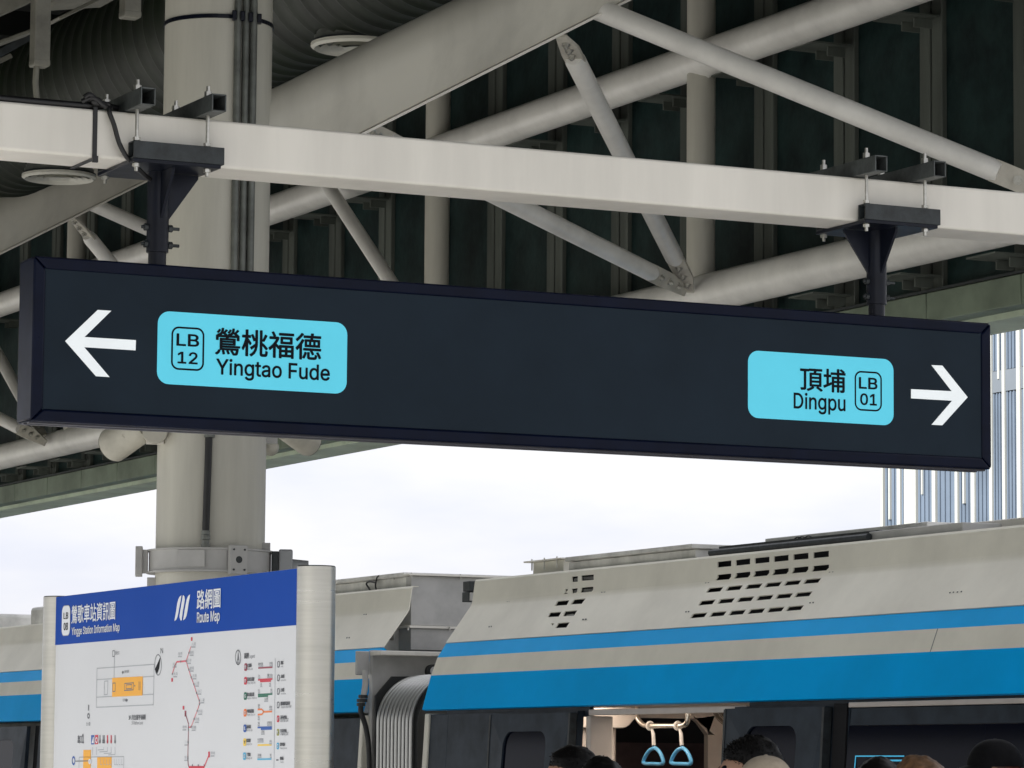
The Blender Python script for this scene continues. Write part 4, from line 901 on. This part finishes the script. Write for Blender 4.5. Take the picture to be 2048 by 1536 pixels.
m = MB(); m.box((gx0-.3, EB+.6, .0), (gx1+.6, EB+.64, 2.3)); m.build('gangway_dark', M_HOLE, car1)
# equipment locker with a coved lower corner beside the door
LY = 19.4
Lk = [hit(*zb7(x, y), 'Y', LY) for x, y in ((70, 328), (560, 330), (600, 320), (640, 295), (680, 245), (730, 195), (775, 165), (815, 125), (790, 95), (70, 60))]
m = MB(); m.prism(Lk, (0, .5, 0)); m.build('ceiling_locker', M_INT, car1, bevel=.006)
m = MB(); a, b = hit(*zb7(40, 345), 'Y', LY+.05), hit(*zb7(466, 345), 'Y', LY+.05); sx = hit(*zb7(228, 500), 'Y', LY+.05).x
m.box((a.x-.15, LY+.05, .03), (sx-.004, LY+.09, a.z)); m.box((sx+.004, LY+.05, .03), (b.x, LY+.09, b.z)); m.build('draught_screen', M_INT, car1, bevel=.003)
# ceiling lamp and grab rails
m = MB(); a = hit(1440, 1418, 'Z', 2.078); m.box((a.x-.13, 13.5, 2.060), (a.x+.16, 19.9, 2.078)); m.build('cabin_lamp', M_LIGHT, car1)
m = MB(); m.box((9.9, 13.5, 2.060), (10.05, 20.0, 2.078)); m.build('cabin_lamp', M_LIGHT, car1)  # unseen second strip behind the header, lengthened to brighten the cabin
RX = 10.22
bar = [hit(*zb7(x, y), 'X', RX) for x, y in ((735, 215), (760, 255), (800, 290), (850, 303), (1000, 303), (1200, 303), (1270, 296), (1310, 262), (1322, 200), (1325, 90))]
m = MB(); m.tube(smooth(bar, 5), .0155, 14); hr = m.build('handrail', M_CHROME, car1)
m = MB(); a = bar[0]; m.tube([a, a+Vector((.05, .1, .12))], .0155, 12); m.build('rail_bracket', M_CHROME, hr)
m = MB(); g2 = [hit(*zb7(x, y), 'X', 10.9) for x, y in ((1630, 100), (1650, 160), (1690, 220), (1745, 270))]; m.tube(smooth(g2, 5), .014, 12); g2 = [hit(*zb7(x, y), 'X', 10.9) for x, y in ((1690, 90), (1710, 150), (1760, 210))]; m.tube(smooth(g2, 5), .014, 12); m.build('handrail', M_CHROME, car1)
# strap handles hang from the bar
def strap(px, label, first=None):
    c = hit(*zb7(px, 303), 'X', RX); g = thing('strap_handle', label, 'strap handle', c, 'blue strap handles hanging from the cabin rail')
    m = MB(); ring = [c+Vector((.022*math.cos(t), .0, .022*math.sin(t))) for t in [2*math.pi*i/20 for i in range(21)]]
    m.tube(ring, .0075, 8); zt = hit(*zb7(px+40, 395), 'X', RX).z; zb = hit(*zb7(px+40, 530), 'X', RX).z; yo = Y_*(hit(*zb7(px+45, 450), 'X', RX).y-c.y)
    m.tube([c-Z_*.018+yo*.4, c+yo*.8+Z_*(zt-c.z), c+yo+Z_*(zb-c.z)], [.007, .011, .012], 8); m.build('strap', M_STRAP, g)
    tri = [hit(*zb7(px+x, y), 'X', RX) for x, y in ((55, 560), (95, 590), (128, 640), (150, 700), (152, 735), (125, 750), (30, 748), (-50, 745), (-78, 730), (-70, 690), (-40, 630), (0, 585))]
    m = MB(); m.tube(smooth(tri+[tri[0]], 4), .0115, 10, caps=False); m.build('grip', M_HANDLE, g)
    return g
strap(880, 'left one of two blue strap handles in the open train doorway')
strap(1205, 'right one of two blue strap handles in the open train doorway')
# roof equipment of the near car
def rbox(mb, x0, x1, y0, y1, z0, z1, m_=None): mb.box((x0, min(y0, y1), z0), (x1, max(y0, y1), z1), m_)
X1 = 10.02
ya, yb_ = hit(1127, 1130, 'X', X1).y, hit(1066, 1130, 'X', X1).y; zt = hit(1127, 1119, 'X', X1).z
m = MB(); rbox(m, X1, X1+.9, ya, yb_, 2.6, zt); ub = m.build('roof_unit', M_CREAM, car1, bevel=.004)
yc_ = hit(1047, 1122, 'X', X1-.03).y; m = MB(); rbox(m, X1-.03, X1+.95, ya-.03, yc_, zt+.001, zt+.010); m.build('roof_unit_lid', M_BEAM, ub)
m = MB()
for t in (.1, .45, .8): y = ya+(yc_-ya)*t; m.tube([(X1-.02, y, zt-.05), (X1-.02, y, zt+.02)], .005, 8)
m.build('lid_bolt', M_BOLT, ub)
X2 = 9.93
y0, y1 = hit(1137, 1130, 'X', X2).y, hit(1391, 1100, 'X', X2).y; zt = hit(1391, 1093, 'X', X2).z
m = MB(); rbox(m, X2, X2+.6, y1, y0, 2.7, zt-.014); lid = m.build('roof_unit', M_ROOFG, car1, bevel=.004)
m = MB(); rbox(m, X2-.035, X2+.8, y1-.02, y0-.02, zt-.012, zt+.014); m.build('roof_unit_lid', M_ROOFG, lid, bevel=.004)
y2, y3 = hit(1422, 1112, 'X', X2).y, hit(1738, 1084, 'X', X2).y
m = MB(); m.tube([(X2, y2, 2.862), (X2, y3, 2.862)], .020, 10); rbox(m, X2+.05, X2+.3, y2, y3, 2.80, 2.90); m.build('roof_rail', M_CHARC, car1)
y4 = hit(1530, 1090, 'X', X2+.35).y; m = MB(); rbox(m, X2+.35, X2+.8, y4, y3, 2.8, 2.955); m.build('roof_unit', M_ROOFG, car1, bevel=.004)
m = MB(); c = hit(1607, 1084, 'X', X2+.2)
for dy in (-.05, .02, .06): m.tube(smooth([c+Y_*dy+Vector((0, .05*math.cos(t), .03*math.sin(t))) for t in (0, .8, 1.6, 2.4, 3.14)], 4), .004, 6)
m.build('roof_cable', M_CABLE, car1)
y5, y6 = hit(1738, 1075, 'X', X2+.02).y, hit(1925, 1060, 'X', X2+.02).y; z5 = hit(1768, 1062, 'X', X2+.05).z
m = MB(); rbox(m, X2+.02, X2+.7, y5, y6, 2.75, z5); u5 = m.build('roof_unit', M_GREYP, car1, bevel=.004)
y7 = hit(1900, 1052, 'X', X2+.3).y; m = MB(); rbox(m, X2+.25, X2+1.2, y7, CY0, 2.75, hit(1910, 1051, 'X', X2+.3).z); m.build('roof_unit_lid', M_BEAM, u5, bevel=.004)

# ---- farther car
car2 = thing('metro_car', 'farther cream and blue metro car behind the information board', 'train car', (XT, 28, 0), 'cars of the metro train')
fp2 = fairing(car2, E2, 40); body(car2, E2+.42, 40)
m = MB()
for x, y in ((298, 500), (312, 500), (183, 658), (198, 657)): fpoly(m, [z8(x-4, y-4), z8(x+4, y-5), z8(x+3, y+4), z8(x-5, y+5)])
m.build('screw_pair', M_CHARC, fp2, recalc=False)
yq = [yw(x) for x in (718, 690, 92, 52, 28)]
m = MB(); wrect(m, E2+.05, 28.2, .02, 1.985, .0, .04); m.build('side_panel', M_DARKB, car2, bevel=.003)
m = MB(); wrect(m, E2-.004, E2+.049, .02, 2.0, .010, .16); m.build('end_post', M_CREAM, car2, bevel=.006)
m = MB(); ya_ = yw(56); wrect(m, 28.201, ya_-.001, .02, 1.985, -.03, .04); m.build('doorway', M_HOLE, car2)  # near-black sheet painting the dark inside of the doorway
m = MB(); wring(m, ya_, ya_+1.1, .03, 1.98, ya_+.28, ya_+.95, .7, hit(20, 1480, 'X', 9.5).z, .1, .04, .03); lf = m.build('door_leaf', M_DARKB, car2, smooth=0)
m = MB(); wpoly(m, rrect(ya_+.27, ya_+.96, .69, hit(20, 1479, 'X', 9.5).z, .10, 6), .03, .008); m.build('door_window', M_GLASS, lf)
m = MB(); wrect(m, ya_+1.11, 40, .02, 1.985, .0, .04); m.build('side_panel', M_DARKB, car2)
# rooftop pieces of the farther car
XA = 9.95
m = MB(); yy0 = hit(700, 1180, 'X', XA).y; z0_ = hit(700, 1166, 'X', XA).z
rbox(m, XA, XA+.9, E2+.30, 26.5, 2.7, z0_); rbox(m, XA-.03, XA+.95, E2+.28, 26.5, z0_+.001, z0_+.03); m.build('roof_unit', M_ROOFG, car2, bevel=.006)
m = MB(); rbox(m, 9.90, 10.3, 27.9, 29.6, 2.8, 2.985); rbox(m, 9.90, 10.3, 30.6, 39, 2.8, 2.97); m.build('roof_unit', M_ROOFG, car2, bevel=.03)
m = MB(); c = hit(738, 1180, 'X', XA-.02)
m.tube(smooth([hit(x, y, 'X', XA-.03) for x, y in ((760, 1186), (745, 1184), (736, 1174), (733, 1167), (740, 1163), (752, 1166))], 5), .006, 8); m.tube(smooth([hit(x, y, 'X', XA-.03) for x, y in ((755, 1186), (751, 1172), (754, 1156), (758, 1152))], 5), .006, 8); m.build('roof_cable', M_CABLE, car2)

# ---- gangway between the cars
gw = thing('gangway', 'ribbed metal gangway and pale housing between the two train cars', 'gangway', (10.2, 21.3, 0))
GY = 21.98; GX = hit(822, 1200, 'Y', GY).x; gy1 = hit(771, 1170, 'X', GX).y; zt = hit(822, 1151, 'Y', GY).z; zf = hit(822, 1253, 'Y', GY).z; zl = hit(822, 1299, 'Y', GY).z
m = MB(); m.box((GX, GY, zf+.008), (GX+1.6, gy1, zt-.002)); hb = m.build('housing', M_GREYP, gw, bevel=.003)
gyl = hit(755, 1156, 'X', GX-.03).y
m = MB(); m.box((GX-.03, GY-.03, zt), (GX+1.63, gyl, zt+.010)); m.box((GX-.016, GY-.016, zf-.010), (GX+1.61, gy1+.02, zf+.007)); m.build('housing_lid', M_BEAM, hb, bevel=.002)
m = MB()
for px, py in ((823, 1149), (921, 1152), (788, 1153)): p = hit(px, py, 'Y', GY-.02) if px > 800 else hit(px, py, 'X', GX-.02); m.tube([p-Z_*.02, p+Z_*.012], .006, 8)
for px, py in ((899, 1257), (816, 1257), (790, 1257)): p = hit(px, py, 'Y', GY-.02) if px > 820 else hit(px, py, 'X', GX-.02); m.tube([p-Z_*.012, p+Z_*.012], .006, 8)
m.build('lid_bolt', M_BOLT, hb)
m = MB(); m.box((GX+.004, GY+.004, zl), (GX+1.59, gy1, zf-.011)); m.build('housing_base', M_GREYP, hb)
EY = 21.70; ex0 = hit(745, 1320, 'Y', EY).x
m = MB(); m.box((ex0, EY, .05), (XR-.1, EY+.055, zl-.02)); m.build('end_wall', M_GREYP, gw, bevel=.004)
m = MB(); m.box((ex0-.01, EY-.14, hit(800, 1311, 'Y', EY-.14).z), (XR-.1, EY+.02, hit(800, 1302, 'Y', EY-.14).z)); m.build('rain_gutter', M_BEAM, gw, bevel=.005)
# side housing strip, dark gap and bellows
xs = hit(752, 1460, 'Y', 21.58).x; zt_b = hit(850, 1351, 'Y', 21.25).z
nr = 10; pitch = .056
xl_far, xl_near = xs, hit(870, 1480, 'Y', 21.0).x
def arch(xl, zt, R, r, y, mb, n=10, m_=None):
    P = [Vector((xl, y, .1)), Vector((xl, y, .8)), Vector((xl, y, zt-R))]
    for i in range(1, n+1):
        t = rad(90*i/n); P.append(Vector((xl+R-R*math.cos(t), y, zt-R+R*math.sin(t))))
    P.append(Vector((xl+R+.9, y, zt))); mb.tube(P, r, 10, m_)
for i in range(nr):
    y = 21.57-pitch*i; b_ = MB(); arch(xs+.012, zt_b, .30, .0130, y, b_, 14); b_.build('bellows_rib', M_BELLOW, gw)
m = MB(); n = 10; rows2 = []
for y in (21.60, 21.57-pitch*nr):
    P = [Vector((xs+.032, y, .1)), Vector((xs+.032, y, zt_b-.3))]
    for i in range(1, n+1):
        t = rad(90*i/n); P.append(Vector((xs+.032+.29-.29*math.cos(t), y, zt_b-.02-.29+.29*math.sin(t))))
    P.append(Vector((xs+1.3, y, zt_b-.02))); rows2.append(P)
k = len(rows2[0]); m.add(rows2[0]+rows2[1], [(i, i+1, k+i+1, k+i) for i in range(k-1)]); m.build('bellows_cloth', M_BELLG, gw)
m = MB(); P = [hit(*q, 'Y', 21.64) for q in ((749, 1536), (749, 1392), (782, 1353), (832, 1353), (832, 1370), (790, 1372), (762, 1405), (762, 1536))]; m.prism(P, (0, -.02, 0)); m.build('bellows_frame', M_BELLG, gw)
m = MB(); c = hit(862, 1343, 'Y', 21.60); m.tube([c, c-Y_*.05], .045, 24, M_BELLG); m.tube([c-Y_*.051, c-Y_*.06], .030, 24, M_GREYP); m.build('hose_port', None, gw)
# grab handle boxes beside the near car's fairing
m = MB(); c = hit(941, 1173, 'Y', 21.0); m.obox(c, X_*.03, Y_*.05, Z_*.032); m.build('latch_box', M_CHARC, gw, bevel=.004)
m = MB(); c = hit(941, 1194, 'Y', 21.0); m.obox(c, X_*.026, Y_*.05, Z_*.026, M_GREYP); m.obox(c+Y_*.01, X_*.031, Y_*.05, Z_*.031, M_CHARC); m.build('latch_box', None, gw, bevel=.003)
# jumper cable down the end of the farther car
cbx = 21.66
m = MB(); m.box((ex0-.10, EY+.02, hit(730, 1350, 'Y', EY).z), (ex0-.012, EY+.05, hit(730, 1302, 'Y', EY).z)); m.build('cable_cover', M_GREYP, gw, bevel=.006)
pts = [hit(x, y, 'Y', cbx) for x, y in ((730, 1340), (731, 1365), (727, 1392), (722, 1412), (722, 1424), (731, 1452), (736, 1480), (738, 1510), (739, 1550))]
m = MB(); m.tube(smooth(pts[:4], 5), .020, 12, M_GREYP); m.tube(smooth(pts[3:], 5), .017, 12, M_CABLE)
for x, y, r in ((726, 1394), (724, 1402), (722, 1411)) and ((726, 1393, .030), (724, 1401, .034), (722, 1409, .028)): p = hit(x, y, 'Y', cbx); m.tube([p-Z_*.010, p+Z_*.010], r, 10, M_CHARC)
m.build('jumper_cable', None, gw)

# ------------------------------------------------------------------ office tower far behind on the right
BX = 60.
bt = thing('office_tower', 'tall pale tower with white vertical fins and blue grey panels', 'building', (BX, 90, -9))
by = lambda px: hit(px, 850, 'X', BX).y
yL = by(1757); yR = by(2400)
zB, zT = -9, 34
m = MB(); m.box((BX+.35, yR, zB), (BX+28, yL, zT)); m.build('wall', M_BLDG, bt)
zr_ = [hit(2000, 775, 'X', BX).z+k*9.2 for k in range(-4, 5)]
edges = [1757, 1790, 1822, 1860, 1905, 1938, 1974, 2000, 2030, 2066, 2104, 2150, 2200, 2260, 2330, 2400]
for i in range(len(edges)-1):
    ya, yb_ = by(edges[i]), by(edges[i+1])
    m = MB()
    for k in range(len(zr_)-1):
        a, b = zr_[k]+.55, zr_[k+1]-.12; n_ = 9
        for j in range(n_):
            t0, t1 = j/n_, (j+.86)/n_; m.box((BX+.20-.03*(j % 2), ya+(yb_-ya)*t1, a), (BX+.349, ya+(yb_-ya)*t0, b))
    m.build('corrugated_panel', M_BLDP, bt)
rs = random.Random(3)
for i, px in enumerate(edges):
    ya = by(px); w = rs.uniform(.10, .20); m = MB()
    m.box((BX+.11, ya-w/2, zB), (BX+.36, ya+w/2, zT)); m.build('fin', M_BLDW, bt)
    if i % 2 == 0:
        yb_ = by(px+rs.uniform(10, 16)); z1_ = hit(px, rs.choice((990, 1008, 1040, 760)), 'X', BX).z; m = MB(); m.box((BX+.13, yb_-.045, z1_), (BX+.36, yb_+.045, zT if z1_ > 6 else z1_+14)); m.build('fin', M_BLDW, bt)
for z in zr_:
    m = MB(); m.box((BX+.15, yR, z-.1), (BX+.348, yL, z+.53)); m.build('floor_band', M_BLDG, bt)
m = MB(); m.box((BX+.13, by(1818), zB), (BX+.19, by(1800), zT)); m.build('corner_pier', M_BLDW, bt)

# ------------------------------------------------------------------ people on the platform
def person(px, pyt, D, face, label, hair=M_HAIRK, shirt=0, cap=None, headr=.078, spiky=.0, tuft=1000):
    top = at(px, pyt, D); H_ = top.z; s = H_/1.75; base = Vector((top.x, top.y, 0)); f = Vector((math.sin(rad(face)), math.cos(rad(face)), 0)); sd_ = Vector((f.y, -f.x, 0))   # facing, right hand
    def W(r, fwd, z): return base + sd_*(r*s) + f*(fwd*s) + Z_*(z*s)
    g = thing('person', label, 'person', base, 'passengers on the platform')
    V, E_, Rr = [], [], []
    def ch(pts, start=None):
        prev = start
        for p, r in pts:
            V.append(W(*p)); Rr.append((r[0]*s, r[1]*s) if isinstance(r, tuple) else (r*s, r*s))
            if prev is not None: E_.append((prev, len(V)-1))
            prev = len(V)-1
        return prev
    ch([((0, 0, .95), (.15, .11))]); sp = ch([((0, 0, 1.08), (.135, .10)), ((0, .01, 1.25), (.15, .11)), ((0, -.01, 1.40), (.14, .09))], 0)
    nk = ch([((0, -.005, 1.47), .055), ((0, .01, 1.53), .052)], sp); hd_ = ch([((0, .025, 1.585), (.062, .066)), ((0, .012, 1.65), (.072, .085)), ((0, .0, 1.695), (.060, .070))], nk)
    ch([((0, .118, 1.615), .011)], hd_-1)
    for q in (-1, 1): ch([((q*.082, .0, 1.625), .016)], hd_-1)
    for q in (-1, 1):
        sh = ch([((q*.17, -.01, 1.415), .062), ((q*.215, -.02, 1.25), .045), ((q*.225, .0, 1.12), .038), ((q*.225, .06, .93), .028), ((q*.22, .085, .86), (.020, .036))], sp)
        for j, (o, l) in enumerate(((-.024, .062), (-.008, .072), (.008, .068), (.022, .054))):
            ch([((q*.218, .088+o, .815), .0095), ((q*.212, .095+o, .815-l*.5), .0085), ((q*.205, .105+o, .815-l), .007)], sh)
        ch([((q*.205, .125, .835), .010), ((q*.198, .145, .80), .009)], sh)
        ch([((q*.09, 0, .86), .088), ((q*.095, .015, .50), .056), ((q*.095, -.01, .30), .050), ((q*.095, -.02, .09), .036), ((q*.10, .06, .035), (.036, .030)), ((q*.105, .16, .028), (.038, .024))], 0)
    me = bpy.data.meshes.new('body'); me.from_pydata(V, E_, []); ob = bpy.data.objects.new('body', me); COL.objects.link(ob)
    sk = ob.modifiers.new('skin', 'SKIN'); sk.use_smooth_shade = True
    for i, d in enumerate(me.skin_vertices[0].data): d.radius = Rr[i]; d.use_root = (i == 0)
    ss = ob.modifiers.new('sub', 'SUBSURF'); ss.levels = ss.render_levels = 2
    em = bpy.data.meshes.new_from_object(ob.evaluated_get(bpy.context.evaluated_depsgraph_get()))
    bpy.data.objects.remove(ob)
    mats_ = [M_SKIN, M_SHIRT[shirt], M_TROUS, M_SHOE]
    em.materials.clear()
    for x in mats_: em.materials.append(x)
    for p in em.polygons:
        c = p.center; z = c.z/s; rr = (c-base).dot(sd_)/s
        p.material_index = 3 if z < .10 else (2 if z < .97 and abs(rr) < .185 else (1 if z < 1.455 and z > .97 else (1 if abs(rr) >= .185 and z > 1.1 else 0))); p.use_smooth = True
    for v in em.vertices: v.co -= base
    bo = bpy.data.objects.new('body', em); COL.objects.link(bo); bo.parent = g; bo['_loc'] = g['_loc']
    m = MB()                                       # eyes and mouth
    for q in (-1, 1): m.sphere(W(q*.032, .088, 1.645), .011*s, 10)
    m.build('eyes', M_INK, g)
    # hair: displaced cap plus loose tufts
    hc = W(0, -.012, 1.652); m = MB(); n, k = 36, 20; V2, F2 = [], []
    rx, ry, rz = .088*s, .106*s, .104*s
    rn = random.Random(int(px))
    for i in range(k+1):
        th = rad(112)*i/k
        for j in range(n):
            ph = 2*math.pi*j/n; dv = sd_*math.sin(th)*math.cos(ph)*rx+f*math.sin(th)*math.sin(ph)*ry+Z_*math.cos(th)*rz
            fr_ = max(0, math.sin(ph)) * max(0, (i/k-.50))*2       # pulled back off the forehead
            dv *= (1+.06*mnoise.noise(dv*28+Vector((px, 0, 0)))+.05*mnoise.noise(dv*70)) * (1-.30*fr_)
            V2.append(hc+dv)
    for i in range(k):
        for j in range(n): F2.append((i*n+j, (i+1)*n+j, (i+1)*n+(j+1) % n, i*n+(j+1) % n))
    if not cap:
        m.add(V2, F2)
        for _ in range(tuft):
            p = V2[rn.randrange(n*2, n*(k-3))]; o = (p-hc).normalized(); t = o.cross(Vector((rn.random()-.5, rn.random()-.5, rn.random()-.5))).normalized(); L_ = rn.uniform(.008, .018)*s*(1+.5*spiky); q_ = p-o*.006
            dr = (o*(.45+spiky*.6)+t*.5-Z_*.35*(1-spiky)+f*.25).normalized(); w_ = o.cross(dr).normalized()*.0035
            m.add([q_-w_, q_+w_, q_+dr*L_*.6+w_*.6, q_+dr*L_], [(0, 1, 2, 3)])
        m.build('hair', hair, g, smooth=60, recalc=False)
    else:
        low = [hc+(p-hc)*.93 for p in V2[int(n*k*.55):]]; nn = len(low)//n
        m.add(low, [(i*n+j, (i+1)*n+j, (i+1)*n+(j+1) % n, i*n+(j+1) % n) for i in range(nn-1) for j in range(n)]); m.build('hair', hair, g, smooth=60)
        m = MB(); V3 = []
        for i in range(k+1):
            th = rad(88)*i/k
            for j in range(n):
                ph = 2*math.pi*j/n; pw = .86; V3.append(hc+Z_*.002+sd_*(math.sin(th)**pw)*math.cos(ph)*rx*1.06+f*(math.sin(th)**pw)*math.sin(ph)*ry*1.04+Z_*math.cos(th)*rz*1.03)
        m.add(V3, [(i*n+j, (i+1)*n+j, (i+1)*n+(j+1) % n, i*n+(j+1) % n) for i in range(k) for j in range(n)]); cp = m.build('cap', cap, g, smooth=60)
        m = MB(); A, Bb = [], []
        for j in range(17):
            ph = rad(20+140*j/16); A.append(hc+Z_*.010+sd_*math.cos(ph)*rx*1.05+f*math.sin(ph)*ry*1.03); Bb.append(hc-Z_*.012+sd_*math.cos(ph)*rx*1.02+f*(math.sin(ph)*ry*1.0+.075*s*math.sin(ph)))
        V4 = A+Bb+[p-Z_*.005 for p in A+Bb]; N = 17
        m.add(V4, [(j, j+1, N+j+1, N+j) for j in range(16)]+[(2*N+j, 2*N+j+1, 3*N+j+1, 3*N+j) for j in range(16)]+[(N+j, N+j+1, 3*N+j+1, 3*N+j) for j in range(16)]); m.build('cap_visor', cap, cp, smooth=60)
        m = MB(); m.sphere(hc+Z_*(rz*1.035), .008*s, 10, sc=(1, 1, .6)); m.build('cap_button', cap, cp)
    return g
person(1499, 1474, 12.4, -70, 'person with tousled black hair facing left in front of the open train door', M_HAIRK, 0, spiky=.15, tuft=2200)
person(1532, 1518, 11.2, -150, 'person in a beige cap in front of the black haired passenger', M_HAIRK, 1, cap=M_CAP)
person(1142, 1493, 14.0, -80, 'leftmost person, black hair, in front of the closed door window', M_HAIRK, 2, tuft=1200)
person(1203, 1516, 13.2, 20, 'person with smooth black hair beside the leftmost passenger', M_HAIRK, 4)
person(1836, 1514, 10.6, 15, 'person with short brown hair in front of the dark train window', M_HAIRB, 3, tuft=2200, spiky=-.35)
person(1757, 1517, 12.4, 35, 'dark haired person just left of the brown haired head', M_HAIRK, 5)
person(1984, 1484, 14.2, -75, 'rightmost person, in a black cap, turned to the left', M_HAIRR, 0, cap=M_CAPK)

for o in bpy.data.objects:
    if '_loc' in o: del o['_loc']
